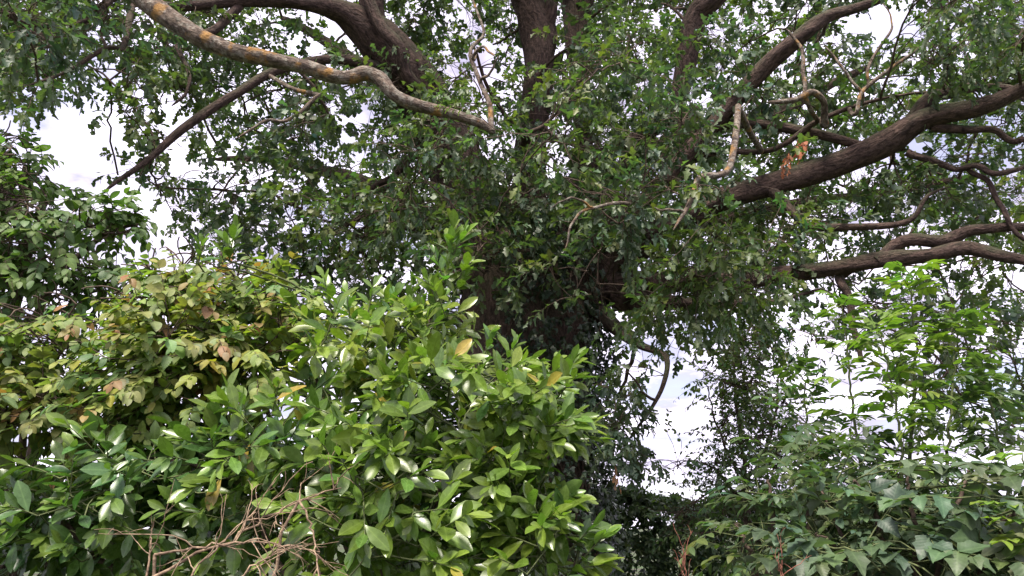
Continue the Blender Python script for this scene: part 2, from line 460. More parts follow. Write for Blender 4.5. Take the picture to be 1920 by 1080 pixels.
# ------------------------------------------------------------------ plants
PLANTS = []
class Plant:
    def __init__(s, name, label, category, base, leaf_mat, twig_mat='twig', group=None, singles=300, crown='foliage'):
        s.name, s.label, s.category, s.base = name, label, category, np.array(base, float)
        s.leaf_mat, s.twig_mat, s.group, s.singles, s.crown = leaf_mat, twig_mat, group, singles, crown
        s.leaves, s.twigs, s.nodes, s.parts = [], [], [], []
        PLANTS.append(s)
    def stem(s, pts, n=24, K=8, part='stem', mat=None, bumpy=0.0, wob=0.0, label=None, path=None, anchor=True):
        q, r = path if path is not None else path_px(pts, n, wob)
        r = r.copy(); r[-2] *= 0.75; r[-1] *= 0.12
        s.parts.append((part, q, r, K, mat or s.twig_mat, bumpy, label))
        if anchor:
            s.nodes.append(np.hstack([q, r[:, None]]))
        return q, r
    def all_nodes(s):
        return np.vstack(s.nodes)
    def add_leaves(s, pos, d, n, L, W, colr, kind):
        m = len(pos)
        d = unit(d)
        n = n - d * (n * d).sum(1, keepdims=True)
        n = unit(n)
        s.leaves.append(dict(pos=pos, d=d, n=n, s=np.cross(d, n), L=L, W=W, col=np.clip(colr, 0.004, 0.9), kind=np.full(m, kind, dtype=object), var=rng.integers(0, 5, m)))

def shoots(pl, base, dirv, length, nleaf, leafL, kind, colr, mode='spiral', ang=(0.5, 1.2), droop=0.15, up=0.8, t0=0.25, jit=0.25, leaf_droop=0.15,
           col_j=0.16, hue_j=0.08, young=None, tw_r=0.003, width=(0.85, 1.15), toward=None, accent=None, odd=None, tip_small=0.3, terminal=False, tube=True):
    """leafy shoots: a thin stem each with leaves set along it"""
    S = len(base)
    dirv = unit(dirv)
    tt = np.linspace(0, 1, 3)
    Pt = base[:, None] + dirv[:, None] * (length[:, None] * tt)[..., None]
    Pt[..., 2] -= droop * length[:, None] * tt ** 2
    if tube:
        pl.twigs.append((Pt, tw_r * np.linspace(1, 0.45, 3)[None] * np.ones((S, 1)), 3, 0))
    j = np.arange(nleaf)
    if mode == 'spiral':
        t = t0 + (1 - t0) * (j / max(nleaf - 1, 1)) ** 0.8
        az = j * 2.39996
    else:
        k = j // 2
        nk = max((nleaf - 1) // 2, 1)
        t = t0 + (1 - t0) * k / nk
        az = (j % 2) * np.pi
        if nleaf % 2:
            t[-1] = 1.0
    T = np.broadcast_to(t, (S, nleaf)) + rng.normal(0, 0.025, (S, nleaf))
    pos = base[:, None] + dirv[:, None] * (length[:, None] * T)[..., None]
    pos[..., 2] -= droop * length[:, None] * T ** 2
    ax = dirv[:, None] - np.array([0, 0, 1.0]) * (2 * droop * T)[..., None]
    ax = unit(ax)
    upv = np.array([0, 0, 1.0]) + rng.normal(0, 0.25, (S, 1, 3))
    if mode == 'spiral':
        upv = np.broadcast_to(upv, ax.shape)
    side = unit(np.cross(ax, np.broadcast_to(upv, ax.shape)))
    oth = np.cross(side, ax)
    A = az + (rng.uniform(0, 6.28, (S, 1)) if mode == 'spiral' else 0) + rng.normal(0, jit, (S, nleaf))
    rad = side * np.cos(A)[..., None] + oth * np.sin(A)[..., None]
    frac = (T - t0) / max(1 - t0, 1e-3)
    an = ang[1] + (ang[0] - ang[1]) * np.clip(frac, 0, 1) + rng.normal(0, 0.15, (S, nleaf))
    if terminal:
        an[:, -1] = rng.normal(0, 0.1, S)
    d = ax * np.cos(an)[..., None] + rad * np.sin(an)[..., None]
    d = d + rng.normal(0, jit * 0.5, d.shape)
    d[..., 2] -= leaf_droop * rng.uniform(0.3, 1.7, (S, nleaf))
    if mode == 'spiral':
        n = up * np.array([0, 0, 1.0]) + (1 - up) * ax * 1.2 + rng.normal(0, 0.3, d.shape)
    else:
        n = oth + rng.normal(0, 0.25, d.shape) + np.array([0, 0, 0.2])
    if toward is not None:
        n = n + np.asarray(toward)
    L = leafL * rng.uniform(0.7, 1.2, (S, nleaf)) * (1 - tip_small * np.clip(frac, 0, 1) ** 3)
    c = np.asarray(colr)
    if c.ndim == 1:
        c = np.broadcast_to(c, (S, 3))
    c = np.broadcast_to(c[:, None], (S, nleaf, 3)).copy()
    c *= np.exp(rng.normal(0, col_j, (S, 1, 1))) * np.exp(rng.normal(0, col_j, (S, nleaf, 1)))
    hj = rng.normal(0, hue_j, (S, nleaf, 1)) + rng.normal(0, hue_j, (S, 1, 1))
    c *= np.concatenate([1 + 1.2 * hj, 1 + 0.2 * hj, 1 - 1.2 * hj], axis=-1)
    if young is not None:                        # fresh growth at the shoot tips
        yc, amt = young
        wgt = np.clip((frac - 0.35) / 0.65, 0, 1)[..., None] * amt * rng.uniform(0.2, 1, (S, 1, 1))
        c = c * (1 - wgt) + np.asarray(yc) * wgt
    if accent is not None:                       # some shoots end in differently tinted leaves
        ac, fr = accent
        wgt = ((rng.uniform(0, 1, (S, 1)) < fr) * np.clip((frac - 0.3) / 0.5, 0, 1) * rng.uniform(0.35, 0.95, (S, nleaf)))[..., None]
        c = c * (1 - wgt) + np.asarray(ac) * wgt
    if odd is not None:                          # single yellowed or browned leaves
        oc, fr = odd
        wgt = (rng.uniform(0, 1, (S, nleaf)) < fr)[..., None] * rng.uniform(0.5, 0.95, (S, nleaf, 1))
        c = c * (1 - wgt) + np.asarray(oc) * rng.uniform(0.6, 1.1, (S, nleaf, 1)) * wgt
    pl.add_leaves(pos.reshape(-1, 3), d.reshape(-1, 3), n.reshape(-1, 3), L.ravel(), rng.uniform(*width, S * nleaf), c.reshape(-1, 3), kind)
    return Pt

def bez(A, B, bend, M):
    """curves from A to B (S,3) with M points, random bend"""
    S = len(A)
    t = np.linspace(0, 1, M)[None, :, None]
    D = np.linalg.norm(B - A, axis=1)[:, None, None]
    c1 = (A + (B - A) * 0.33)[:, None] + rng.normal(0, 1, (S, 1, 3)) * bend * D + np.array([0, 0, 0.06]) * D
    c2 = (A + (B - A) * 0.7)[:, None] + rng.normal(0, 1, (S, 1, 3)) * bend * D + np.array([0, 0, 0.08]) * D
    a, b = A[:, None], B[:, None]
    q = a * (1 - t) ** 3 + 3 * c1 * t * (1 - t) ** 2 + 3 * c2 * t ** 2 * (1 - t) + b * t ** 3
    return q + rng.normal(0, 0.012, q.shape) * D * np.sin(t * np.pi)

def grow(pl, blobs, nsub, nshoot, sub_r, sh, keep=None, shell=0.6, outward=0.7, upw=0.25, front=0.0, br=(0.022, 0.012, 0.005), center_ref=None, sub_keep=None, bend=0.1, node_filter=None):
    """blobs: (centre(3), radii(3), weight, colour). Branch -> side branches -> leafy shoots."""
    nodes = pl.all_nodes()
    if node_filter is not None:
        nodes = nodes[node_filter(nodes)]
    for (c, r, wgt, colr) in blobs:
        c = np.asarray(c); r = np.asarray(r)
        cost = np.linalg.norm(nodes[:, :3] - c, axis=1) + 0.5 * np.maximum(nodes[:, 2] - c[2], 0)
        a = nodes[np.argmin(cost + rng.uniform(0, 0.15, len(nodes)))]
        main = bez(a[None, :3], c[None], bend, 9)
        rm = np.linspace(min(br[0] * 1.3, a[3] * 0.9), br[0] * 0.6, 9)[None]
        pl.twigs.append((main, rm, 5, 0))
        nodes = np.vstack([nodes, np.hstack([main[0][3:], rm[0][3:, None]])])
        k = max(1, int(nsub * wgt + rng.uniform(0, 1)))
        v = unit(rng.normal(0, 1, (k, 3)))
        q = c + v * r * (rng.uniform(0, 1, (k, 1)) ** (0.33 if shell < 0.5 else 0.2))
        if sub_keep is not None:
            x, y, _ = proj(q)
            q = q[sub_keep(x, y)]
            k = len(q)
            if k == 0:
                continue
        st = main[0][rng.integers(3, 9, k)]
        sb = bez(st, q, bend * 1.3, 7)
        pl.twigs.append((sb, np.linspace(br[1], br[2], 7)[None] * np.ones((k, 1)), 4, 0))
        m = max(1, nshoot)
        si = np.repeat(np.arange(k), m)
        off = rng.normal(0, 1, (k * m, 3)) * sub_r * np.array([1, 1, 0.75])
        bs = q[si] + off
        if keep is not None:
            x, y, _ = proj(bs)
            kk = keep(x, y)
            bs, off, si = bs[kk], off[kk], si[kk]
            if len(bs) == 0:
                continue
        # thin link from the side branch to the shoot
        lk = bez(sb[si, rng.integers(3, 7, len(si))], bs, 0.1, 3)
        pl.twigs.append((lk, np.linspace(br[2] * 0.9, sh.get('tw_r', 0.003), 3)[None] * np.ones((len(si), 1)), 3, 0))
        outv = unit(bs - (c if center_ref is None else np.asarray(center_ref)))
        dv = unit(off) * 0.6 + outv * outward + np.array([0, -front, upw]) + rng.normal(0, 0.35, bs.shape)
        ln = sh['len'] * rng.uniform(0.6, 1.3, len(bs))
        kw = {a_: b_ for a_, b_ in sh.items() if a_ not in ('len', 'nleaf', 'leafL', 'kind')}
        shoots(pl, bs, dv, ln, sh['nleaf'], sh['leafL'], sh['kind'], colr, **kw)

def B(px, py, rx, ry, Y, rY, wgt=1.0, colr=(0.06, 0.1, 0.03)):
    c = P(px, py, Y)
    k = depth_of(c) / F
    return (c, (rx * k, rY, ry * k), wgt, np.array(colr, float))

# ================================================================== GROUND
def ground_material():
    m, t = new_mat('ground')
    L = t.links.new
    o = N(t, "ShaderNodeOutputMaterial"); pb = N(t, "ShaderNodeBsdfPrincipled")
    geo = N(t, "ShaderNodeNewGeometry")
    n1 = N(t, "ShaderNodeTexNoise"); n1.inputs['Scale'].default_value = 0.6; n1.inputs['Detail'].default_value = 8
    n2 = N(t, "ShaderNodeTexNoise"); n2.inputs['Scale'].default_value = 30; n2.inputs['Detail'].default_value = 4
    L(geo.outputs['Position'], n1.inputs['Vector']); L(geo.outputs['Position'], n2.inputs['Vector'])
    r = N(t, "ShaderNodeValToRGB")
    r.color_ramp.elements[0].position = 0.35; r.color_ramp.elements[0].color = (0.05, 0.038, 0.025, 1)
    r.color_ramp.elements[1].position = 0.6; r.color_ramp.elements[1].color = (0.055, 0.095, 0.025, 1)
    L(n1.outputs['Fac'], r.inputs[0])
    mm = N(t, "ShaderNodeMix", data_type='RGBA', blend_type='MULTIPLY'); mm.inputs[0].default_value = 0.35
    L(r.outputs[0], mm.inputs[6]); L(n2.outputs['Color'], mm.inputs[7])
    L(mm.outputs[2], pb.inputs['Base Color']); pb.inputs['Roughness'].default_value = 0.95
    bp = N(t, "ShaderNodeBump"); bp.inputs['Strength'].default_value = 0.8; bp.inputs['Distance'].default_value = 0.05
    L(n2.outputs['Fac'], bp.inputs['Height']); L(bp.outputs[0], pb.inputs['Normal'])
    L(pb.outputs[0], o.inputs[0])
    return m
g = np.concatenate([np.linspace(-2500, -40, 12), np.linspace(-30, 30, 61), np.linspace(40, 2500, 12)])
GX, GY = np.meshgrid(g, g, indexing='ij')
near = np.exp(-((GX ** 2 + GY ** 2) / 900))
GZ = -0.02 + near * (0.05 * np.sin(GX * 0.9) * np.cos(GY * 0.7) - 0.05)
ng = len(g)
ii = np.arange(ng * ng).reshape(ng, ng)
GQ = np.stack([ii[:-1, :-1], ii[1:, :-1], ii[1:, 1:], ii[:-1, 1:]], -1).reshape(-1, 4)
gm = mesh_from('ground', np.stack([GX, GY, GZ], -1).reshape(-1, 3), GQ.ravel(), np.arange(len(GQ)) * 4, np.full(len(GQ), 4))
go = link('ground', gm, ground_material())
go['kind'] = 'structure'

# ================================================================== OAK
YT = 9.0
tb = P(985, 620, YT)
oak = Plant('oak_tree', 'huge old oak with thick spreading brown limbs and an ivy-clad trunk', 'tree', (tb[0], YT, 0), 'oak_leaf', crown='crown')
# trunk
tz = [(-0.15, 1.02), (0.15, 0.93), (0.6, 0.84), (1.4, 0.78), (2.4, 0.76), (3.3, 0.78), (4.1, 0.82), (4.7, 0.74), (5.2, 0.55)]
tp = np.array([[tb[0] + 0.03 * math.sin(z * 1.3), YT + 0.05 * math.cos(z), z, r] for z, r in tz])
tq = smooth_path(tp, 60)
oak.stem(None, K=40, part='trunk', mat='oak_bark', bumpy=0.05, path=(tq[:, :3], tq[:, 3]))
# living limbs: (px, py, Y, width px)
LIMBS = [
    [(1040, 600, 9.0, 120), (1120, 530, 8.8, 78), (1180, 470, 8.7, 62), (1260, 420, 8.4, 52), (1330, 382, 8.2, 48), (1430, 352, 7.9, 44), (1560, 312, 7.6, 46), (1670, 265, 7.3, 50), (1740, 222, 7.1, 40), (1830, 200, 6.9, 34), (1890, 176, 6.8, 28), (2020, 120, 6.5, 18)],
    [(1690, 252, 7.28, 34), (1740, 196, 7.2, 26), (1800, 170, 7.2, 22), (1860, 164, 7.2, 17), (1960, 190, 7.2, 10)],
    [(960, 560, 9.0, 150), (900, 420, 8.8, 118), (850, 290, 8.5, 104), (775, 165, 8.1, 96), (705, 75, 7.8, 84), (640, 18, 7.5, 46), (560, 6, 7.2, 28), (450, 4, 6.9, 24), (335, 14, 6.6, 17), (240, 2, 6.3, 12)],
    [(705, 60, 7.7, 46), (690, -40, 7.7, 44), (640, -180, 7.9, 36), (560, -400, 8.4, 26)],
    [(800, 200, 8.0, 30), (772, 140, 7.65, 27), (735, 80, 7.5, 25), (692, 12, 7.4, 22), (670, -60, 7.4, 18)],
    [(990, 580, 9.0, 140), (1000, 420, 9.0, 74), (1000, 270, 8.9, 58), (1005, 150, 8.8, 56), (1004, 60, 8.7, 66), (975, -20, 8.6, 54), (950, -150, 8.6, 44), (930, -420, 8.8, 30)],
    [(1008, 90, 8.72, 34), (1024, 40, 8.6, 26), (1040, -30, 8.6, 22), (1070, -200, 8.6, 16)],
    [(1020, 560, 9.1, 120), (1075, 380, 9.5, 44), (1092, 210, 9.7, 36), (1078, 40, 9.9, 38), (1060, -80, 10, 34), (1050, -350, 10.4, 22)],
    [(1085, 130, 9.8, 30), (1100, 10, 9.7, 26), (1130, -150, 9.7, 20)],
    [(1010, 520, 9.0, 100), (1090, 370, 8.9, 44), (1130, 300, 8.8, 34), (1190, 262, 8.6, 30), (1262, 200, 8.3, 36), (1300, 40, 7.9, 42), (1360, -30, 7.6, 38), (1460, -180, 7.3, 26)],
    [(1030, 560, 8.9, 90), (1130, 440, 8.6, 34), (1200, 382, 8.3, 30), (1330, 250, 7.9, 30), (1440, 128, 7.5, 33), (1520, 66, 7.2, 29), (1570, 28, 7.1, 22), (1650, -5, 7.0, 16), (1800, -60, 6.8, 10)],
    [(1060, 560, 8.9, 90), (1200, 530, 8.7, 44), (1400, 525, 8.2, 36), (1560, 512, 7.6, 30), (1660, 488, 7.2, 30), (1740, 474, 7.0, 27), (1820, 458, 6.9, 27), (1880, 476, 6.7, 22), (1960, 500, 6.5, 16)],
    [(1640, 492, 7.25, 24), (1690, 448, 7.2, 24), (1780, 452, 7.1, 24), (1850, 432, 6.95, 20), (1960, 428, 6.8, 15)],
    [(1440, 352, 7.9, 24), (1470, 372, 7.7, 17), (1505, 415, 7.5, 15), (1590, 430, 7.3, 15), (1700, 420, 7.2, 11), (1740, 375, 7.1, 7), (1785, 350, 7.1, 3)],
    [(1260, 240, 8.3, 24), (1340, 238, 8.0, 18), (1420, 243, 7.8, 19), (1560, 254, 7.5, 18), (1640, 272, 7.4, 13), (1700, 280, 7.3, 8)],
    [(1300, 300, 8.2, 14), (1350, 286, 8.0, 12), (1430, 270, 7.7, 11), (1500, 245, 7.5, 11), (1545, 218, 7.3, 10), (1605, 200, 7.2, 8), (1680, 180, 7.1, 5)],
    [(1745, 238, 7.1, 20), (1850, 250, 6.9, 13), (1930, 264, 6.7, 11)],
    [(1700, 285, 7.2, 15), (1800, 312, 7.0, 11), (1870, 332, 6.8, 11), (1935, 305, 6.7, 9)],
    [(1810, 312, 7.0, 10), (1860, 360, 6.9, 10), (1905, 420, 6.8, 9), (1960, 480, 6.7, 5)],
    [(760, 150, 8.0, 34), (640, 110, 7.6, 20), (520, 128, 7.2, 18), (430, 178, 6.9, 17), (350, 240, 6.7, 17), (295, 284, 6.5, 13), (240, 330, 6.35, 10), (190, 368, 6.25, 3)],
    [(450, 8, 6.9, 18), (400, 46, 6.7, 16), (345, 80, 6.6, 12), (362, 140, 6.5, 8), (350, 180, 6.45, 6), (320, 200, 6.4, 4)],
    [(250, 0, 6.3, 14), (238, 88, 5.9, 10), (195, 108, 5.7, 9), (120, 130, 5.5, 7), (50, 160, 5.3, 5)],
    [(240, -20, 6.2, 16), (120, 36, 5.6, 10), (0, 24, 5.2, 9), (-90, 40, 5.0, 6)],
    [(930, 520, 8.9, 60), (860, 410, 9.2, 24), (790, 300, 9.4, 17), (730, 336, 9.3, 13), (680, 360, 9.2, 11), (600, 374, 9.0, 7)],
    [(920, 560, 9.0, 60), (850, 450, 9.5, 22), (760, 398, 9.6, 15), (690, 402, 9.6, 12), (620, 436, 9.5, 8), (560, 450, 9.4, 5)],
    [(910, 580, 8.9, 50), (820, 440, 8.8, 20), (760, 424, 8.6, 15), (690, 452, 8.4, 12), (630, 500, 8.2, 10), (560, 520, 8.0, 6)],
    [(1150, 560, 8.8, 50), (1290, 572, 8.4, 22), (1380, 572, 8.1, 17), (1450, 560, 7.9, 11), (1530, 545, 7.8, 5)],
    [(1120, 580, 8.7, 40), (1190, 640, 8.0, 18), (1250, 690, 7.6, 11), (1215, 760, 7.4, 7), (1175, 830, 7.3, 4)],
    [(1590, 505, 7.6, 22), (1570, 540, 7.6, 16), (1600, 610, 7.5, 13), (1620, 680, 7.4, 8)],
    [(1000, 300, 8.9, 40), (985, 262, 8.2, 22), (950, 222, 7.6, 10), (915, 165, 7.2, 7), (890, 90, 6.9, 5)],
    # upper structure, above the frame
    [(950, -150, 8.6, 40), (800, -330, 8.0, 26), (600, -560, 7.4, 14)],
    [(1050, -200, 10.0, 36), (1250, -420, 10.5, 24), (1450, -600, 11, 14)],
    [(640, -180, 7.9, 30), (400, -300, 7.2, 20), (150, -420, 6.6, 12)],
    [(1460, -180, 7.3, 24), (1700, -330, 7.0, 18), (1950, -420, 6.8, 10)],
    # far side of the tree
    [(980, 560, 9.2, 110), (900, 360, 10.2, 44), (780, 210, 11.2, 32), (640, 100, 12.0, 20), (520, 30, 12.6, 12)],
    [(1010, 540, 9.2, 110), (1120, 360, 10.4, 44), (1280, 260, 11.4, 32), (1460, 200, 12.2, 20), (1640, 120, 12.8, 12)],
    [(1030, 560, 9.2, 90), (1180, 450, 10.4, 36), (1400, 400, 11.4, 26), (1650, 360, 12.2, 16), (1850, 330, 12.6, 10)],
    [(950, 560, 9.2, 90), (800, 400, 10.4, 32), (640, 330, 11.4, 24), (500, 300, 12.2, 14), (400, 300, 12.6, 8)],
]
for L_ in LIMBS:
    big = max(q[3] for q in L_) > 40
    oak.stem(L_, n=56 if big else 36, K=20 if big else 9, part='limb', mat='oak_bark', bumpy=0.105 if big else 0.08, wob=0.035 if big else 0.04)
limb_nodes = [nd[8:] for nd in oak.nodes[1:]]
# pale dead limb hanging across the crown, and dead snags
oak.stem([(60, -190, 5.9, 46), (180, -90, 5.5, 44), (262, -8, 5.25, 40), (312, 30, 5.2, 38), (370, 68, 5.2, 35), (430, 94, 5.25, 31), (500, 110, 5.3, 29), (580, 128, 5.4, 28), (640, 146, 5.45, 26),
          (684, 138, 5.5, 27), (712, 148, 5.5, 27), (742, 180, 5.5, 24), (790, 200, 5.6, 23), (850, 214, 5.65, 20), (905, 234, 5.7, 17), (929, 250, 5.72, 11)], n=110, K=18, part='dead_limb', mat='dead_bark',
         bumpy=0.09, label='pale lichen-crusted dead limb with a broken tip', anchor=False)
oak.stem([(150, -60, 5.6, 30), (60, -190, 5.9, 46), (-60, -330, 6.6, 50), (240, -420, 7.6, 52), (640, -180, 7.9, 40)], n=40, K=14, part='limb', mat='oak_bark', bumpy=0.08, anchor=False)
for Ls_ in ([(922, 246, 5.7, 12), (918, 200, 5.75, 10), (896, 150, 5.8, 9), (880, 100, 5.8, 8), (905, 65, 5.8, 6), (898, 30, 5.85, 5), (884, -10, 5.9, 4)],
            [(886, 112, 5.8, 7), (905, 88, 5.7, 5), (928, 106, 5.6, 4)], [(900, 160, 5.8, 6), (918, 132, 5.7, 5), (934, 104, 5.65, 3)],
            [(1384, 200, 6.4, 12), (1376, 262, 5.6, 13), (1362, 318, 5.35, 13), (1316, 330, 5.2, 12), (1302, 356, 5.15, 11), (1290, 392, 5.1, 9), (1262, 432, 5.0, 5)],
            [(1290, 392, 5.1, 6), (1262, 398, 5.05, 5), (1225, 388, 5.0, 3)],
            [(1548, 232, 7.3, 14), (1545, 192, 7.1, 12), (1522, 173, 7.0, 12), (1490, 190, 7.0, 11), (1436, 192, 6.9, 8)],
            [(1508, 178, 7.0, 8), (1508, 130, 7.0, 8), (1503, 88, 7.0, 7), (1474, 54, 7.0, 4)],
            [(1606, 212, 7.0, 8), (1620, 170, 7.0, 8), (1680, 125, 6.9, 7), (1720, 90, 6.8, 5), (1765, 46, 6.8, 3)],
            [(1628, 158, 7.0, 6), (1628, 120, 6.95, 6), (1668, 60, 6.9, 5), (1675, 36, 6.9, 3), (1652, 4, 6.9, 2)],
            [(1618, 172, 7.0, 7), (1580, 132, 7.0, 5), (1545, 84, 7.0, 3)],
            [(1180, 382, 5.4, 7), (1110, 388, 5.1, 6), (1076, 415, 5.0, 5), (1058, 470, 5.0, 3)], [(1110, 388, 5.1, 5), (1075, 372, 5.0, 4), (1030, 392, 5.0, 2)],
            [(598, 178, 6.9, 8), (545, 222, 6.8, 7), (500, 228, 6.7, 6), (440, 262, 6.6, 4)]):
    q_, r_ = path_px(Ls_, 24, 0.012)
    nd_ = np.vstack(limb_nodes)
    a_ = nd_[np.argmin(np.linalg.norm(nd_[:, :3] - q_[0], axis=1)), :3]
    if np.linalg.norm(a_ - q_[0]) < 1.6 and Ls_[0][3] > 6:      # grow it out of the nearest limb
        q_ = np.vstack([smooth_path(np.array([a_, a_ * 0.5 + q_[0] * 0.5 + np.array([0, 0, -0.05]), q_[0]]), 7)[:-1], q_])
        r_ = np.concatenate([np.full(6, r_[0] * 1.1), r_])
    oak.stem(None, path=(q_, r_), K=7, part='dead_twig', mat='dead_bark', bumpy=0.08, anchor=False)
oak.nodes = limb_nodes

ENV_MAIN = [(150, -260), (140, 60), (175, 150), (180, 215), (205, 260), (215, 330), (300, 375), (330, 440), (420, 540), (560, 660), (870, 660), (1000, 640), (1100, 700), (1150, 740), (1290, 715), (1330, 690), (1430, 690), (1450, 590), (1560, 570), (1600, 700), (1750, 800), (2100, 860), (2100, -260)]
ENV_LEFT = [(-150, -260), (-150, 205), (20, 205), (60, 200), (120, 175), (160, 120), (240, 60), (270, -260)]
ENV_HANG = [(1120, 690), (1340, 690), (1300, 740), (1270, 785), (1212, 780), (1200, 880), (1140, 875), (1135, 800), (1110, 780)]
GAPS = [(1640, 42, 62, 62), (1700, 30, 30, 50), (110, 270, 150, 62), (205, 130, 38, 46), (260, 385, 40, 26), (1500, 640, 46, 75), (1470, 720, 40, 60), (690, 215, 28, 20), (930, 280, 26, 20), (655, 275, 40, 28),
        (640, 60, 30, 22), (1150, 335, 20, 14), (905, 150, 24, 40), (860, 30, 34, 24), (470, 200, 34, 20), (380, 320, 24, 30), (1250, 800, 70, 45), (1120, 820, 24, 40)]
BARE = [([(1130, 520), (1260, 420), (1430, 352), (1560, 312), (1670, 265), (1740, 222), (1880, 178)], 26), ([(1000, 270), (1005, 150), (1004, 60), (980, -20)], 30), ([(720, 90), (690, 50), (640, 18), (560, 6)], 18),
        ([(1660, 488), (1740, 474), (1820, 458), (1930, 490)], 18), ([(1440, 128), (1520, 66), (1570, 28), (1640, 0)], 16), ([(520, 128), (430, 178), (350, 240), (295, 284)], 9), ([(905, 540), (905, 640)], 36), ([(1050, 600), (1130, 520)], 30), ([(1290, 50), (1340, 0)], 18), ([(1415, 243), (1560, 254), (1640, 270)], 9), ([(1690, 448), (1780, 452), (1920, 430)], 12)]
def near_limb(x, y):
    r = np.zeros(np.shape(x), bool)
    for pl_, wd in BARE:
        for (x0, y0), (x1, y1) in zip(pl_[:-1], pl_[1:]):
            t = np.clip(((x - x0) * (x1 - x0) + (y - y0) * (y1 - y0)) / ((x1 - x0) ** 2 + (y1 - y0) ** 2), 0, 1)
            r |= np.hypot(x - x0 - t * (x1 - x0), y - y0 - t * (y1 - y0)) < wd
    return r
def oak_keep_front(x, y):
    k = oak_keep(x, y)
    k &= ~near_limb(x, y) | (rng.uniform(0, 1, np.shape(x)) < 0.22)
    k &= ~((y > 560) & (x > 890) & (x < 1120)) | (rng.uniform(0, 1, np.shape(x)) < 0.12)
    return k
def oak_keep(x, y):
    k = in_poly(x, y, ENV_MAIN) | in_poly(x, y, ENV_LEFT) | in_poly(x, y, ENV_HANG)
    k |= (y < -200)
    for gx, gy, rx, ry in GAPS:
        q = ((x - gx) / rx) ** 2 + ((y - gy) / ry) ** 2
        k &= q > rng.uniform(0.75, 1.25, np.shape(x))
    k &= ~((y > 600) & (x > 1090) & (x < 1440)) | (rng.uniform(0, 1, np.shape(x)) < 0.5)
    # small irregular windows through the whole crown
    h = np.sin(x * 0.031 + 1.7 * np.sin(y * 0.023)) + np.sin(y * 0.037 + 1.3 * np.sin(x * 0.019) + 2.0) + 0.7 * np.sin(x * 0.071 + y * 0.049)
    k &= (h < 1.95) | (rng.uniform(0, 1, np.shape(x)) < 0.25)
    return k
OAKG = [(0.076, 0.110, 0.056), (0.086, 0.124, 0.052), (0.070, 0.104, 0.062), (0.100, 0.138, 0.052), (0.078, 0.114, 0.064)]
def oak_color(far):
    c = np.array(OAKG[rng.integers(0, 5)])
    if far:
        c = c * np.array([1.6, 1.6, 0.9])  # sunlit glow of the far crown painted into the leaf colour, brighter and yellower
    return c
SH_OAK = dict(len=0.30, nleaf=11, leafL=0.105, kind='oak', mode='spiral', ang=(0.35, 1.25), droop=0.25, up=0.75, t0=0.2, jit=0.35, leaf_droop=0.25, col_j=0.14, tw_r=0.0035)
SH_FAR = dict(SH_OAK, kind='oak_far', nleaf=12, leafL=0.115)
def scatter(step, Yf, rY, dens, region, far):
    bl = []
    for gx in np.arange(-120, 2060, step):
        for gy in np.arange(-170, 900, step):
            x, y = gx + rng.uniform(-.45, .45) * step, gy + rng.uniform(-.45, .45) * step
            if not oak_keep(np.array([x]), np.array([y]))[0]:
                continue
            d = region(x, y)
            if d <= 0 or rng.uniform() > d * 1.4:
                continue
            bl.append(B(x, y, step * 0.62, step * 0.55, Yf(x, y), rY, min(1.0, d) * dens, oak_color(far)))
    return bl
ell_w = lambda x, y, cx, cy, rx, ry: math.exp(-(((x - cx) / rx) ** 2 + ((y - cy) / ry) ** 2))
def reg_far(x, y):
    d = 0.9
    if x < 330: d = 0.35
    if y > 560: d *= 0.6
    if x > 1550 and y > 440: d *= 0.75
    if 380 < x < 640 and 150 < y < 340: d *= 0.85
    return d
def reg_mid(x, y):
    d = 0.8
    if 150 < x < 640 and 110 < y < 420: d = 0.95
    if x > 1550 and y > 440: d = 0.5
    if 640 < x < 760 and 20 < y < 110: d = 0.15
    if 960 < x < 1050 and y < 170: d = 0.15
    return d
def reg_near(x, y):
    d = 0.85 * ell_w(x, y, 80, 90, 200, 150) + 0.8 * ell_w(x, y, 1060, 400, 160, 95) + 0.95 * ell_w(x, y, 1380, 520, 190, 120) + 0.5 * ell_w(x, y, 1230, 640, 170, 90) \
        + 0.8 * ell_w(x, y, 1250, 200, 180, 150) + 0.9 * ell_w(x, y, 1850, 80, 170, 130) + 0.6 * ell_w(x, y, 1170, 830, 60, 70) + 0.5 * ell_w(x, y, 350, 30, 160, 60) + 0.95 * ell_w(x, y, 860, 330, 130, 130)
    if d < 0.28: return 0
    # keep the big limbs and the bark visible
    if 1480 < x < 1760 and 180 < y < 340: return 0
    if 255 < x < 780 and 60 < y < 250: return 0
    if 940 < x < 1060 and y < 250: return 0
    return d
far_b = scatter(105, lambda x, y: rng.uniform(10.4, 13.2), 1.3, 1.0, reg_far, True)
mid_b = scatter(112, lambda x, y: rng.uniform(7.7, 9.6) - 1.2 * max(0, (380 - x) / 400), 0.9, 1.0, reg_mid, False)
near_b = scatter(112, lambda x, y: rng.uniform(5.4, 6.9) - 0.9 * max(0, (300 - x) / 300) + (0.8 if y > 600 else 0) + (0.9 if 700 < x < 1000 else 0), 0.5, 1.0, reg_near, False)
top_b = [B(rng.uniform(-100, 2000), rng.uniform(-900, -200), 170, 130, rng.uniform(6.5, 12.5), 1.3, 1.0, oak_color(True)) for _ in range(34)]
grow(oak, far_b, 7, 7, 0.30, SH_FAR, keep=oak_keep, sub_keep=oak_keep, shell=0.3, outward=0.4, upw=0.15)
grow(oak, mid_b, 6, 8, 0.24, SH_FAR, keep=oak_keep_front, sub_keep=oak_keep, shell=0.3, outward=0.4, upw=0.1)
grow(oak, near_b, 7, 9, 0.18, SH_OAK, keep=oak_keep_front, sub_keep=oak_keep, shell=0.3, outward=0.4, upw=0.0, br=(0.013, 0.008, 0.004))
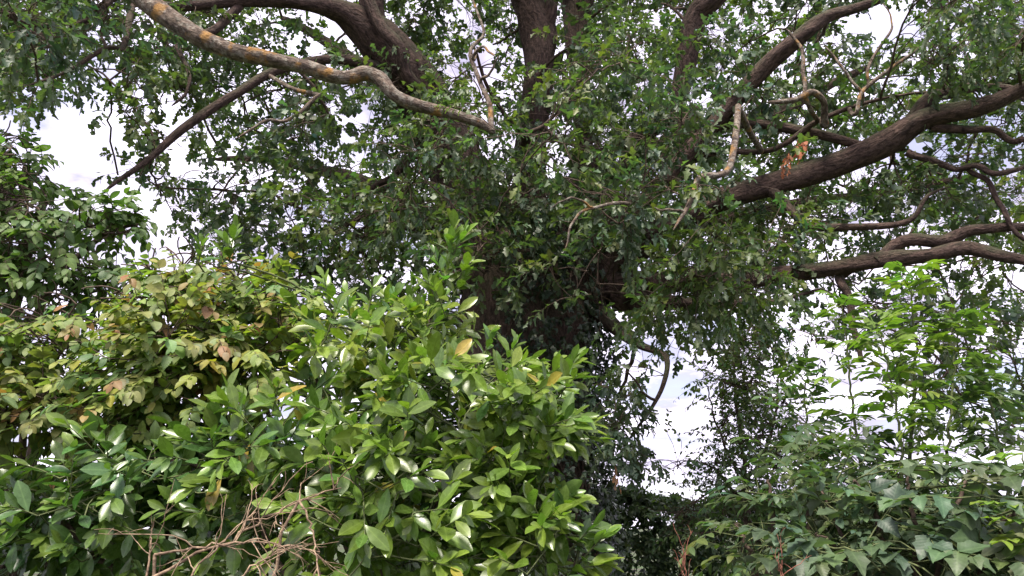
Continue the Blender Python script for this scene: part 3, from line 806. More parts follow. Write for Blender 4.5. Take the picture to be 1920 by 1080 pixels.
grow(oak, top_b, 9, 7, 0.45, dict(SH_FAR, leafL=0.16, len=0.45), shell=0.3, outward=0.4, upw=0.2, node_filter=lambda nd: proj(nd[:, :3])[1] < -60)
# leafy shoots sprouting straight from the old limbs
nd_ = np.vstack(limb_nodes)
xx, yy, _ = proj(nd_[:, :3])
pr = (nd_[:, 3] > 0.10) & (((xx > 690) & (xx < 960) & (yy > 100) & (yy < 500)) | ((xx > 960) & (xx < 1120) & (yy > 150) & (yy < 520)) | ((xx > 1120) & (xx < 1420) & (yy > 60) & (yy < 480) & (rng.uniform(0, 1, len(xx)) < 0.3)))
src = nd_[pr][rng.integers(0, int(pr.sum()), 520)]
dv_ = unit(rng.normal(0, 1, (520, 3)) * np.array([1, 0.6, 0.5]) + np.array([0, -0.9, -0.1]))
bs_ = src[:, :3] + dv_ * src[:, 3:4] * 0.9 + rng.normal(0, 0.06, (520, 3))
shoots(oak, bs_, dv_ + np.array([0, 0, -0.25]), rng.uniform(0.2, 0.5, 520), 11, 0.095, 'oak', np.array((0.074, 0.108, 0.056)), ang=(0.4, 1.25), droop=0.5, up=0.7, t0=0.15, jit=0.35, leaf_droop=0.35, col_j=0.14, tw_r=0.0035)
hang_b = [B(1155, 795, 30, 22, 7.3, .2, .45, oak_color(False)), B(1178, 840, 16, 20, 7.3, .1, .35, oak_color(False)), B(1150, 740, 40, 25, 7.4, .25, .3, oak_color(False)), B(1240, 705, 60, 25, 7.5, .3, .35, oak_color(False)), B(1390, 620, 50, 40, 7.7, .3, .8, oak_color(False)), B(1520, 640, 25, 40, 7.4, .2, .4, oak_color(False))]
grow(oak, hang_b, 7, 6, 0.10, dict(SH_OAK, len=0.2), shell=0.3, outward=0.4, upw=-0.3, br=(0.008, 0.005, 0.0035))
# withered brown sprays
bz = np.array([P(1495, 262, 6.9), P(1508, 258, 6.9), P(1480, 285, 6.9), P(1476, 290, 6.9), P(1500, 270, 6.85)])
DRY = []
def dry_leaves(pl, pts, dirv, n, L, colr):
    tmp = pl.leaves; pl.leaves = []
    shoots(pl, pts, dirv, np.full(len(pts), 0.13), n, L, 'oak', np.array(colr), ang=(0.3, 0.9), droop=0.6, leaf_droop=0.9, t0=0.1)
    d = pl.leaves; pl.leaves = tmp
    DRY.append((pl, d))
dry_leaves(oak, bz, np.tile([[0.05, -0.1, -1.0]], (5, 1)) + rng.normal(0, 0.25, (5, 3)), 9, 0.085, (0.30, 0.125, 0.075))
dry_leaves(oak, np.array([P(1152, 868, 7.2), P(1156, 872, 7.2)]), np.array([[0, 0, -1.0], [0.1, 0, -1]]), 3, 0.09, (0.42, 0.25, 0.13))

# ================================================================== IVY on the trunk
ivy = Plant('ivy_plant', 'dark green ivy climbing the trunk of the old oak', 'ivy', (tb[0] + 0.3, YT - 0.8, 0), 'ivy_leaf', crown='foliage')
def trunk_point(z, a, off):
    r = np.interp(z, tq[:, 2], tq[:, 3]) + off
    cx = np.interp(z, tq[:, 2], tq[:, 0])
    return np.stack([cx + r * np.cos(a), YT + r * np.sin(a), z], -1)
for k in range(14):
    a0 = rng.uniform(-2.0, 0.6)
    z = np.linspace(-0.05, rng.uniform(2.8, 5.0), 40)
    a = a0 + 0.25 * np.sin(z * 1.7 + k) + 0.1 * np.sin(z * 4 + 2 * k)
    q = trunk_point(z, a, 0.03)
    ivy.stem(None, path=(q, np.linspace(0.022, 0.008, 40)), K=6, part='stem', mat='twig')
ni = 2100
zi = rng.uniform(0.2, 5.1, ni)
ai = rng.uniform(-1.98, 0.9, ni) + 0.25 * np.maximum(zi - 3.4, 0)
pi_ = trunk_point(zi, ai, rng.uniform(0.02, 0.26, ni))
di = np.stack([np.cos(ai), np.sin(ai), np.zeros(ni)], -1) * 0.5 + rng.normal(0, 0.5, (ni, 3)) + np.array([0, 0, -0.4])
shoots(ivy, pi_, di, rng.uniform(0.1, 0.2, ni), 4, 0.075, 'ivy', np.array((0.022, 0.038, 0.02)), ang=(0.7, 1.3), up=0.4, leaf_droop=0.6, droop=0.3, col_j=0.2, tube=False, toward=(0.1, -0.5, 0.1), young=((0.07, 0.11, 0.035), 0.25))

# ================================================================== LAUREL
base = P(760, 1080, 4.0)
lau = Plant('laurel_bush', 'glossy bright green cherry laurel bush with large oval leaves below the oak', 'bush', (base[0], 4.1, 0), 'laurel_leaf', 'green_stem')
def gstem(pl, gx, gy, pts, w0, n=26, K=7, part='stem', mat=None, wob=0.02):
    q, r = path_px(pts, n, 0)
    g0 = np.array([[gx, gy, -0.06, w0], [gx + (q[0, 0] - gx) * 0.35, gy + (q[0, 1] - gy) * 0.35, max(q[0, 2] * 0.5, 0.1), w0 * 0.8]])
    full = smooth_path(np.vstack([g0, np.hstack([q, r[:, None]])[::max(1, n // 6)], np.hstack([q[-1], r[-1]])[None]]), n)
    full[:, :3] += rng.normal(0, 0.006, (n, 3))
    pl.stem(None, path=(full[:, :3], np.maximum(full[:, 3], 0.003)), K=K, part=part, mat=mat)
    return full
bx = base[0]
for pts in ([(720, 1000, 4.0, 14), (760, 760, 4.1, 11), (790, 640, 4.15, 8), (830, 540, 4.15, 6), (850, 440, 4.1, 4)],
            [(880, 1000, 3.95, 14), (900, 820, 3.95, 10), (940, 700, 4.0, 7), (1000, 690, 4.0, 4)],
            [(640, 1000, 4.0, 14), (600, 820, 4.1, 12), (600, 660, 4.3, 9), (640, 560, 4.3, 5)],
            [(560, 1000, 4.0, 13), (440, 900, 3.95, 10), (300, 860, 3.9, 8), (180, 860, 3.9, 5)],
            [(980, 1040, 3.7, 12), (1040, 980, 3.6, 8), (1090, 1010, 3.5, 4)],
            [(800, 1060, 3.6, 13), (820, 930, 3.4, 9), (860, 850, 3.4, 5)],
            [(520, 1050, 3.7, 12), (480, 960, 3.6, 8), (520, 900, 3.5, 5)],
            [(680, 950, 4.0, 12), (720, 740, 4.3, 10), (700, 620, 4.5, 6)],
            [(200, 1060, 4.2, 12), (120, 980, 4.1, 8), (40, 940, 4.1, 5)],
            [(560, 950, 4.2, 10), (480, 700, 4.6, 8), (430, 540, 4.8, 5), (415, 470, 4.8, 3)]):
    gstem(lau, bx + rng.uniform(-0.35, 0.35), 4.15 + rng.uniform(-0.25, 0.25), pts, 0.03, mat='twig')
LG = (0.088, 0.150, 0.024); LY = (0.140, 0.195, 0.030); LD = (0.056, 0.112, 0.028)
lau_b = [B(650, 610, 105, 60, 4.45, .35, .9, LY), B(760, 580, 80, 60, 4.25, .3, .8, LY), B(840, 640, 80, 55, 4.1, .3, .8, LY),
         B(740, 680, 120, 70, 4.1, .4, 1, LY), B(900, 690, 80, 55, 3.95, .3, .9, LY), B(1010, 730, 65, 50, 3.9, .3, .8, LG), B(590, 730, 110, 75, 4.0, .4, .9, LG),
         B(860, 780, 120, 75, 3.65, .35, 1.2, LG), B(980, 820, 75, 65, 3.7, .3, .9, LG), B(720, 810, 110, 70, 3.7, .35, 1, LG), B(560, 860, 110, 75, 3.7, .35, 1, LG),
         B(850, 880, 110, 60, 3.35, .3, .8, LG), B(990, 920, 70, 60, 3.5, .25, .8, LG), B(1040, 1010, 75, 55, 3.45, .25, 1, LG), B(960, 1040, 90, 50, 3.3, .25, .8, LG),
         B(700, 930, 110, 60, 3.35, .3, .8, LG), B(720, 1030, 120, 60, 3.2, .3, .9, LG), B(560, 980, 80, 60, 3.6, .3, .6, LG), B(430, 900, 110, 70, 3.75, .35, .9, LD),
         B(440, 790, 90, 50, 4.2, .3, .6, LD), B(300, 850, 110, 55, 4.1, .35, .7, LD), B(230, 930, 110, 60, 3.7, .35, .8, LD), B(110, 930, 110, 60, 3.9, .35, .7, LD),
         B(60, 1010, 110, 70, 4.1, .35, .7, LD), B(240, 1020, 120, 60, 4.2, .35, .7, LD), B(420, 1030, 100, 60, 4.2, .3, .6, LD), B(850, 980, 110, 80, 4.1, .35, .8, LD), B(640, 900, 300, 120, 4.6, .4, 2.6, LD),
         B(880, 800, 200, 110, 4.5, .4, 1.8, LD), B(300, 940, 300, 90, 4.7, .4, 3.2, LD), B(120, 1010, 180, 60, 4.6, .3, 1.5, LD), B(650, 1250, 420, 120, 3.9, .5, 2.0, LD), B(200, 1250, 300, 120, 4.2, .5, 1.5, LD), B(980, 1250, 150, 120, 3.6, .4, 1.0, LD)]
ENV_LAU = [(-300, 1900), (-300, 930), (60, 920), (180, 860), (330, 820), (420, 815), (500, 790), (560, 700), (590, 630), (640, 595), (700, 585), (790, 575), (850, 590), (868, 650), (890, 690), (960, 690), (980, 730), (1060, 725), (1060, 790), (1015, 850), (1025, 930), (1085, 1010), (1095, 1080), (1100, 1900)]
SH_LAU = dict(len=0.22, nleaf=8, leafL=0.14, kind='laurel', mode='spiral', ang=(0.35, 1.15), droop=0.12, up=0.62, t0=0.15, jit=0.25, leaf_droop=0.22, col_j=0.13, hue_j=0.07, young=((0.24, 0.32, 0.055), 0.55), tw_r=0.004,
              toward=(0, -0.5, 0.1), tip_small=0.35, odd=((0.42, 0.30, 0.06), 0.008))
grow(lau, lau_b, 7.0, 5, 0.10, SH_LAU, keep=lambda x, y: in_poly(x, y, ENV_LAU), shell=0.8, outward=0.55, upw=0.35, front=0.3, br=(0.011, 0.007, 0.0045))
# the tall leader and other tips that stand out of the bush
lead = [((825, 590), (838, 500)), ((838, 530), (846, 445)), ((845, 480), (850, 420)), ((760, 610), (775, 535)), ((690, 590), (700, 530)), ((620, 580), (608, 520)), ((410, 500), (428, 455)), ((372, 495), (380, 455)), ((430, 490), (440, 430)),
        ((940, 690), (968, 640)), ((905, 680), (920, 625)), ((1040, 720), (1085, 670)), ((1060, 1040), (1110, 985)), ((1080, 1060), (1135, 1000)), ((870, 800), (885, 745)), ((800, 640), (825, 590)), ((560, 600), (540, 560)), ((846, 560), (870, 520)), ((800, 630), (785, 555)), ((835, 530), (812, 470)), ((848, 480), (872, 435)), ((852, 530), (880, 490)), ((730, 610), (740, 545)), ((660, 620), (650, 550)), ((820, 570), (800, 520)), ((600, 650), (575, 590)), ((985, 740), (1010, 700)), ((1050, 860), (1080, 830)), ((1030, 960), (1070, 930))]
lb = np.array([P(a[0], a[1], 4.0 if a[1] < 900 else 3.45) for a, b in lead]); lt = np.array([P(b[0], b[1], 3.95 if b[1] < 900 else 3.4) for a, b in lead])
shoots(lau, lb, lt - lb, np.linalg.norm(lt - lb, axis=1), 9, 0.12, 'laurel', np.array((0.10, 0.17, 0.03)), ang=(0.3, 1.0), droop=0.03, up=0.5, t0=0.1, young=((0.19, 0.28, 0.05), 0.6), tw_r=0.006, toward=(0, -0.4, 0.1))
for a in lb:
    nd = lau.all_nodes(); q = nd[np.argmin(np.linalg.norm(nd[:, :3] - a, axis=1))]
    lau.twigs.append((bez(q[None, :3], a[None], 0.05, 6), np.linspace(0.008, 0.006, 6)[None], 4, 0))

# ================================================================== LEFT: tinted shrub and green tree
b1 = P(250, 1080, 4.9)
dog = Plant('dogwood_shrub', 'spreading shrub with oval light green leaves turning yellow and reddish, behind the laurel', 'shrub', (b1[0], 4.9, 0), 'soft_leaf')
for pts in ([(300, 1000, 4.9, 14), (360, 800, 4.9, 11), (420, 640, 4.9, 8), (480, 520, 4.9, 5)], [(180, 1000, 4.9, 16), (160, 800, 4.8, 12), (190, 640, 4.7, 8), (300, 560, 4.6, 5)],
            [(60, 1000, 4.9, 20), (40, 860, 4.8, 15), (60, 740, 4.6, 10), (120, 660, 4.4, 6)], [(240, 950, 4.9, 12), (280, 700, 4.7, 9), (360, 600, 4.6, 6), (450, 540, 4.6, 4)],
            [(20, 1000, 4.7, 18), (-10, 850, 4.6, 12), (10, 720, 4.4, 7)], [(330, 920, 4.9, 10), (390, 740, 4.6, 7), (440, 660, 4.5, 4)]):
    gstem(dog, b1[0] + rng.uniform(-0.4, 0.4), 4.95 + rng.uniform(-0.3, 0.2), pts, 0.035, mat='twig')
DG = (0.150, 0.210, 0.062); DY = (0.200, 0.255, 0.066); DR = (0.195, 0.205, 0.070)
dog_b = [B(400, 510, 95, 35, 4.9, .35, .9, DG), B(480, 545, 75, 50, 4.8, .3, .9, DG), B(320, 530, 70, 40, 4.8, .3, .7, DG), B(500, 620, 70, 60, 4.7, .3, .8, DG), B(420, 600, 80, 50, 4.6, .3, .9, DY), B(330, 610, 80, 45, 4.5, .3, .9, DY),
         B(300, 660, 90, 40, 4.3, .25, .9, DY), B(390, 670, 70, 35, 4.4, .25, .8, DR), B(200, 600, 80, 40, 4.6, .3, .7, DG), B(100, 620, 80, 40, 4.6, .3, .8, DG), B(30, 660, 60, 50, 4.4, .3, .8, DG), B(150, 680, 80, 35, 4.4, .3, .8, DG),
         B(230, 720, 80, 35, 4.3, .25, .8, DY), B(60, 740, 80, 40, 4.2, .25, .9, DY), B(160, 780, 80, 35, 4.2, .25, .8, DY), B(30, 790, 60, 35, 4.1, .25, .8, DR), B(440, 700, 60, 30, 4.4, .25, .5, DY), B(340, 740, 60, 30, 4.4, .25, .5, DG), B(270, 580, 60, 30, 4.5, .25, .7, DR), B(110, 770, 50, 25, 4.1, .2, .6, DR),
         B(540, 600, 40, 40, 4.8, .25, .6, DY), B(260, 700, 180, 60, 5.1, .3, .9, DG), B(400, 620, 120, 60, 5.2, .3, .8, DG)]
SH_DOG = dict(len=0.24, nleaf=9, leafL=0.082, kind='ovate', mode='planar', ang=(0.5, 1.15), droop=0.25, t0=0.12, jit=0.3, leaf_droop=0.45, col_j=0.13, hue_j=0.09, young=((0.20, 0.21, 0.065), 0.35), accent=((0.30, 0.125, 0.07), 0.10), odd=((0.34, 0.14, 0.06), 0.012), tw_r=0.003, toward=(0, -0.6, 0.3), terminal=True)
dog_b = [(c - np.array([0, 0.35, 0.0]) * (1 if c[1] > 4.3 else 0.3), r, w_, k) for c, r, w_, k in dog_b] + [B(470, 690, 60, 35, 4.15, .25, .8, DY), B(560, 640, 45, 45, 4.3, .25, .7, DY), B(540, 560, 50, 40, 4.5, .25, .8, DG), B(250, 780, 70, 30, 4.1, .2, .6, DG), B(360, 720, 80, 30, 4.1, .2, .7, DY)]
grow(dog, dog_b, 8.0, 6, 0.10, SH_DOG, shell=0.8, outward=0.5, upw=0.2, front=0.15, br=(0.010, 0.006, 0.004),
     keep=lambda x, y: in_poly(x, y, [(-300, 605), (60, 600), (200, 585), (262, 530), (300, 512), (400, 500), (520, 520), (575, 570), (600, 640), (560, 690), (480, 740), (400, 765), (280, 800), (200, 850), (-300, 900)]) & ~in_poly(x, y, [(140, 575), (190, 560), (200, 610), (150, 615)]) & ~in_poly(x, y, [(75, 660), (140, 655), (140, 700), (80, 705)]) & ~in_poly(x, y, [(215, 475), (285, 460), (275, 510), (230, 520)]) & ~in_poly(x, y, [(20, 850), (60, 820), (120, 850), (60, 1000), (0, 1000), (0, 840)]))

b2 = P(40, 1000, 5.6)
lef = Plant('left_edge_tree', 'leafy tree with drooping rounded mid green leaves rising above the tinted shrub', 'tree', (b2[0] - 0.3, 5.6, 0), 'soft_leaf', crown='crown')
lef.name = 'hazel_tree'
for pts, w0, nm in (([(0, 1000, 5.5, 44), (-10, 800, 5.4, 34), (20, 600, 5.2, 26), (60, 450, 5.0, 16), (90, 360, 4.8, 8)], 0.11, 'trunk'), ([(10, 700, 5.3, 20), (110, 520, 5.1, 14), (200, 440, 5.0, 9), (260, 420, 4.9, 5)], 0.05, 'limb'),
                    ([(45, 1000, 5.6, 26), (60, 850, 5.5, 20), (100, 650, 5.3, 14), (160, 520, 5.1, 8)], 0.06, 'limb'), ([(-10, 640, 5.2, 16), (-40, 420, 4.9, 10), (-30, 300, 4.7, 6)], 0.05, 'limb')):
    gstem(lef, b2[0] - 0.3 + rng.uniform(-.1, .1), 5.6 + rng.uniform(-.1, .1), pts, w0, mat='twig', part=nm)
HG = (0.090, 0.148, 0.044); HB = (0.068, 0.118, 0.046)
lef_b = [B(30, 290, 50, 40, 4.6, .3, .9, HG), B(80, 370, 60, 45, 4.7, .3, 1, HG), B(10, 400, 70, 60, 4.5, .3, 1, HG), B(150, 420, 70, 35, 4.8, .3, 1, HG), B(220, 440, 45, 35, 4.9, .25, .7, HG), B(60, 470, 80, 45, 4.5, .3, 1, HG),
         B(140, 500, 70, 40, 4.7, .3, .7, HG), B(20, 540, 60, 40, 4.5, .3, .8, HG), B(110, 560, 70, 30, 4.7, .3, .6, HG), B(180, 540, 50, 30, 4.8, .3, .5, HB), B(60, 340, 60, 40, 5.2, .3, .5, HB), B(20, 250, 40, 20, 4.8, .25, .35, HB), B(-80, 420, 80, 160, 4.8, .4, 1.5, HG), B(90, 440, 110, 80, 5.5, .3, 1, HB)]
SH_LEF = dict(len=0.26, nleaf=9, leafL=0.085, kind='ovate', mode='planar', ang=(0.5, 1.1), droop=0.45, t0=0.12, jit=0.3, leaf_droop=0.55, col_j=0.13, hue_j=0.06, young=((0.13, 0.18, 0.05), 0.35), tw_r=0.003, toward=(0, -0.5, 0.2), terminal=True)
grow(lef, lef_b, 6.5, 6, 0.10, SH_LEF, shell=0.8, outward=0.5, upw=0.05, front=0.15, br=(0.012, 0.007, 0.004),
     keep=lambda x, y: in_poly(x, y, [(-300, 1000), (-300, 200), (0, 245), (60, 262), (100, 330), (150, 385), (230, 380), (275, 410), (262, 470), (225, 500), (210, 600), (140, 640), (60, 700)]) & ~in_poly(x, y, [(112, 450), (175, 430), (185, 480), (140, 500)]) & ~in_poly(x, y, [(30, 540), (70, 530), (70, 575), (25, 570)]))

# ================================================================== MIDDLE: hedge, round shrub, fine-leaved tree
hp = P(1250, 960, 14.0)
hed = Plant('hedge', 'dense dark green hedge closing the gap beyond the oak', 'hedge', (hp[0], 14, 0), 'hedge_leaf', singles=0)
nh = 9000
hx = rng.uniform(-2.5, 11.5, nh)
htop = 2.12 + 0.10 * np.sin(hx * 1.3) + 0.06 * np.sin(hx * 3.1 + 1) + 0.05 * np.sin(hx * 7)
face = rng.uniform(0, 1, nh) < 0.62
hy = np.where(face, 13.2 + np.abs(rng.normal(0, 0.22, nh)) + 0.15 * np.sin(hx * 2), rng.uniform(13.2, 14.8, nh))
hz = np.where(face, rng.uniform(0.0, 1, nh) * htop, htop - np.abs(rng.normal(0, 0.08, nh)))
hpnt = np.stack([hx, hy, hz], -1)
for k in range(12):
    x0 = -2 + k * 1.15
    q = smooth_path(np.array([[x0, 14, -0.05], [x0 + 0.05, 14, 0.7], [x0 - 0.03, 14.05, 1.4], [x0 + 0.1, 14, 1.95]]), 10)
    hed.stem(None, path=(q, np.linspace(0.04, 0.01, 10)), K=6, part='stem', mat='twig')
hd = np.where(face[:, None], np.array([[0, -0.8, 0.3]]), np.array([[0, -0.1, 1.0]])) + rng.normal(0, 0.45, (nh, 3))
hb = hpnt - unit(hd) * 0.15
shoots(hed, hb, hd, rng.uniform(0.15, 0.32, nh), 9, 0.125, 'small', np.array((0.040, 0.070, 0.026)), ang=(0.5, 1.2), up=0.5, leaf_droop=0.2, col_j=0.2, young=((0.11, 0.15, 0.04), 0.35), tube=False)
lk = np.stack([np.stack([hb[:, 0], np.full(nh, 14.0), hb[:, 2] * 0.9], -1), hb], 1)
lk = lk[:, :1] * (1 - np.linspace(0, 1, 3)[None, :, None]) + lk[:, 1:] * np.linspace(0, 1, 3)[None, :, None]
hed.twigs.append((lk[::4], np.full((len(lk[::4]), 3), 0.005), 3, 0))

rp_ = P(1090, 930, 12.0)
rsh = Plant('round_shrub', 'low rounded dark shrub between the oak trunk and the hedge', 'shrub', (rp_[0], 12, 0), 'hedge_leaf', singles=0)
gstem(rsh, rp_[0], 12.0, [(1085, 980, 12, 10), (1090, 900, 12, 5)], 0.05, mat='twig')
gstem(rsh, rp_[0] + .1, 12.1, [(1110, 980, 12, 10), (1120, 930, 12, 5)], 0.04, mat='twig')
grow(rsh, [B(1080, 900, 45, 30, 12, .5, 1, (0.045, 0.075, 0.03)), B(1110, 940, 45, 28, 11.8, .4, 1, (0.05, 0.08, 0.03)), B(1060, 960, 50, 40, 11.8, .5, 1.2, (0.04, 0.07, 0.03)), B(1090, 1010, 60, 40, 11.8, .5, 1.2, (0.04, 0.07, 0.03)), B(1080, 1100, 80, 50, 11.8, .5, 1.2, (0.04, 0.07, 0.03))],
     9, 10, 0.16, dict(len=0.2, nleaf=10, leafL=0.06, kind='small', ang=(0.5, 1.2), up=0.5, leaf_droop=0.2, col_j=0.2), shell=0.8, outward=0.7, upw=0.3, br=(0.012, 0.007, 0.004))

mp_ = P(1400, 1000, 7.6)
maple = Plant('hawthorn_tree', 'slender small-leaved tree with sky showing through, left of the saplings at the hedge', 'tree', (mp_[0], 7.6, 0), 'soft_leaf', crown='crown', singles=150)
maple.label = 'slender small-leaved tree standing before the hedge, its airy crown edged by sky'
for pts in ([(1400, 980, 7.6, 20), (1395, 860, 7.6, 14), (1380, 760, 7.5, 10), (1375, 660, 7.5, 6)], [(1400, 920, 7.6, 14), (1450, 800, 7.4, 10), (1460, 700, 7.3, 5)], [(1395, 950, 7.6, 12), (1340, 880, 7.5, 8), (1290, 860, 7.4, 4)], [(1400, 930, 7.6, 10), (1345, 800, 7.5, 7), (1325, 720, 7.5, 4)]):
    gstem(maple, mp_[0], 7.6, [(a, b, c_, w_ * 0.55) for a, b, c_, w_ in pts], 0.045, mat='twig')
MG = (0.105, 0.155, 0.052); MB = (0.088, 0.136, 0.058)
map_b = [B(1385, 660, 45, 45, 7.5, .4, .8, (0.09, 0.12, 0.045)), B(1360, 720, 45, 40, 7.5, .4, .8, MG), B(1410, 740, 40, 45, 7.4, .4, .9, MG), B(1360, 790, 35, 40, 7.5, .4, .6, MG), B(1420, 820, 60, 50, 7.3, .4, 1, MB), B(1370, 870, 50, 40, 7.4, .4, .7, MB), B(1270, 880, 30, 18, 7.4, .3, .15, MB),
         B(1460, 880, 60, 50, 7.2, .4, 1, MB), B(1380, 930, 80, 40, 7.4, .4, 1, MB), B(1300, 945, 60, 22, 7.6, .4, .35, MB), B(1480, 760, 50, 60, 7.3, .4, .7, MG), B(1420, 1000, 120, 40, 7.4, .4, 1, MB), B(1560, 900, 70, 60, 7.2, .4, .5, MB), B(1560, 800, 60, 50, 7.2, .4, .3, MG), B(1260, 975, 50, 18, 7.8, .3, .3, MB)]
SH_MAP = dict(len=0.22, nleaf=10, leafL=0.058, kind='oval', mode='planar', ang=(0.5, 1.1), droop=0.2, t0=0.1, jit=0.35, leaf_droop=0.3, col_j=0.16, hue_j=0.08, tw_r=0.0025, width=(0.8, 1.1))
grow(maple, map_b, 10, 8, 0.12, SH_MAP, shell=0.8, outward=0.6, upw=0.2, br=(0.012, 0.007, 0.004))

# ================================================================== RIGHT: ash saplings, elder, broad-leaved bush
SAP = [
    ('tall ash sapling whose bright yellow-green crown tip tops its neighbours', [(1700, 1060, 4.6, 16), (1706, 900, 4.5, 13), (1712, 760, 4.5, 10), (1716, 640, 4.4, 7), (1706, 520, 4.4, 4)], 4.6, (0.155, 0.235, 0.045), 15, 0.25, 0.36),
    ('thin ash sapling with bright leaves beside the sky gap under the oak', [(1620, 1040, 4.7, 13), (1612, 880, 4.6, 11), (1600, 780, 4.6, 8), (1590, 680, 4.6, 6), (1578, 570, 4.6, 3)], 4.7, (0.125, 0.195, 0.042), 13, 0.25, 0.30),
    ('leaning ash sapling with broad bright leaflets between the two tallest saplings', [(1680, 1060, 4.3, 13), (1692, 930, 4.25, 11), (1686, 800, 4.2, 8), (1668, 700, 4.2, 6), (1648, 620, 4.2, 4)], 4.3, (0.145, 0.225, 0.042), 11, 0.25, 0.32),
    ('straight ash sapling with pale green leaves before the far branches', [(1780, 1060, 4.4, 13), (1778, 920, 4.4, 11), (1780, 800, 4.4, 9), (1790, 680, 4.4, 6), (1800, 600, 4.4, 3)], 4.4, (0.110, 0.175, 0.045), 13, 0.2, 0.32),
    ('short dull green ash sapling at the edge of the small-leaved tree', [(1530, 1050, 4.9, 12), (1522, 920, 4.9, 10), (1514, 800, 4.9, 7), (1505, 700, 4.9, 4)], 4.9, (0.080, 0.130, 0.045), 12, 0.2, 0.27),
    ('grey-green ash sapling arching over the broad-leaved bush', [(1905, 1050, 4.2, 14), (1890, 900, 4.2, 11), (1868, 800, 4.2, 8), (1842, 700, 4.2, 4)], 4.2, (0.075, 0.120, 0.050), 12, 0.15, 0.30),
]
for label, pts, Y, c, nn, yg, ral in SAP:
    p0 = P(pts[0][0], 1000, Y)
    s_ = Plant('ash_sapling', label, 'sapling', (p0[0], Y, 0), 'soft_leaf', 'green_stem', group='ash saplings on the right')
    fl = gstem(s_, p0[0], Y, [(a, b, c_, w_ * 0.6) for a, b, c_, w_ in pts], 0.014, n=40, mat='green_stem')
    # opposite pairs of compound leaves
    ts = np.linspace(0.42, 1.0, nn)
    bases, dirs, lens = [], [], []
    for i, t in enumerate(ts):
        q = fl[min(39, int(t * 39)), :3]
        a = i * 1.57 + rng.uniform(-.3, .3)
        for sgn in (0, np.pi):
            e = 0.35 + 0.7 * t * t if i < nn - 1 else 1.4
            dirs.append([math.cos(a + sgn), math.sin(a + sgn) - 0.1, e * rng.uniform(0.6, 1.2)])
            bases.append(q); lens.append(ral * rng.uniform(0.75, 1.15) * (1.1 - 0.45 * t))
    bases, dirs, lens = np.array(bases), np.array(dirs), np.array(lens)
    shoots(s_, bases, dirs, lens, 9, 0.095, 'leaflet', np.array(c), mode='planar', ang=(0.8, 1.15), droop=0.35, t0=0.3, jit=0.12, leaf_droop=0.15, col_j=0.11, hue_j=0.05, tw_r=0.0022, width=(0.95, 1.25), terminal=True, young=((0.20, 0.28, 0.05), yg))
    # side twigs for fullness
    k = 8
    tb_ = fl[rng.integers(12, 36, k), :3]
    dv = rng.normal(0, 1, (k, 3)) * np.array([1, 1, 0.2]) + np.array([0, -0.1, 0.5])
    tp_ = shoots(s_, tb_, dv, rng.uniform(0.25, 0.42, k), 9, 0.085, 'leaflet', np.array(c) * 0.85, mode='planar', ang=(0.8, 1.15), droop=0.3, t0=0.3, jit=0.15, leaf_droop=0.2, col_j=0.12, tw_r=0.003, terminal=True)

ep = P(1400, 1080, 4.6)
eld = Plant('elder_bush', 'dull green elder bush with slim leaflets in front of the dark hedge', 'bush', (ep[0] + .2, 4.6, 0), 'soft_leaf', 'green_stem')
for pts in ([(1440, 1060, 4.6, 12), (1450, 980, 4.5, 9), (1440, 900, 4.5, 5)], [(1500, 1060, 4.5, 12), (1520, 960, 4.5, 9), (1540, 880, 4.5, 5)], [(1420, 1080, 4.5, 10), (1400, 1020, 4.4, 7), (1380, 980, 4.4, 4)]):
    gstem(eld, ep[0] + .2 + rng.uniform(-.15, .15), 4.6, pts, 0.03, mat='twig')
EG = (0.070, 0.110, 0.042)
grow(eld, [B(1450, 930, 50, 40, 4.6, .3, .7, EG), B(1500, 870, 50, 50, 4.7, .3, .7, EG), B(1430, 1000, 60, 45, 4.5, .3, .8, EG), B(1520, 970, 60, 55, 4.5, .3, 1, EG), B(1480, 1050, 80, 40, 4.3, .3, 1, EG), B(1560, 840, 50, 40, 4.8, .3, .6, EG), B(1600, 920, 60, 50, 4.7, .3, .8, EG),  B(1720, 870, 70, 50, 4.9, .3, .4, EG), B(1450, 1180, 130, 80, 4.4, .3, 1.2, EG)],
     4.5, 4, 0.12, dict(len=0.24, nleaf=7, leafL=0.095, kind='leaflet', mode='planar', ang=(0.7, 1.1), droop=0.35, t0=0.3, jit=0.15, leaf_droop=0.25, col_j=0.14, tw_r=0.0025, terminal=True, toward=(0, -0.3, 0.2)), shell=0.8, outward=0.6, upw=0.25, front=0.2, br=(0.009, 0.006, 0.004))

sp_ = P(1720, 1080, 3.8)
syc = Plant('sycamore_bush', 'bushy young sycamore with broad lobed greyish green leaves below the saplings', 'bush', (sp_[0], 3.9, 0), 'grey_leaf', 'green_stem')
for pts in ([(1660, 1060, 3.9, 13), (1640, 960, 3.8, 9), (1600, 900, 3.8, 5)], [(1760, 1060, 3.8, 13), (1790, 960, 3.8, 9), (1820, 880, 3.8, 5)], [(1720, 1060, 3.8, 12), (1710, 960, 3.7, 8), (1700, 890, 3.7, 5)], [(1840, 1070, 3.7, 12), (1880, 1000, 3.7, 8), (1900, 940, 3.6, 5)], [(1600, 1070, 3.9, 10), (1560, 1020, 3.8, 7), (1530, 1000, 3.7, 4)]):
    gstem(syc, sp_[0] + rng.uniform(-.25, .25), 3.9, pts, 0.025, mat='twig')
SG = (0.070, 0.115, 0.050); SB = (0.060, 0.095, 0.055); SP = (0.115, 0.140, 0.085)
SH_SYC = dict(len=0.22, nleaf=6, leafL=0.12, kind='broad', mode='planar', ang=(0.5, 1.1), droop=0.2, t0=0.2, jit=0.3, leaf_droop=0.3, col_j=0.15, hue_j=0.06, tw_r=0.004, toward=(0, -0.2, 0.5), width=(0.75, 0.95))
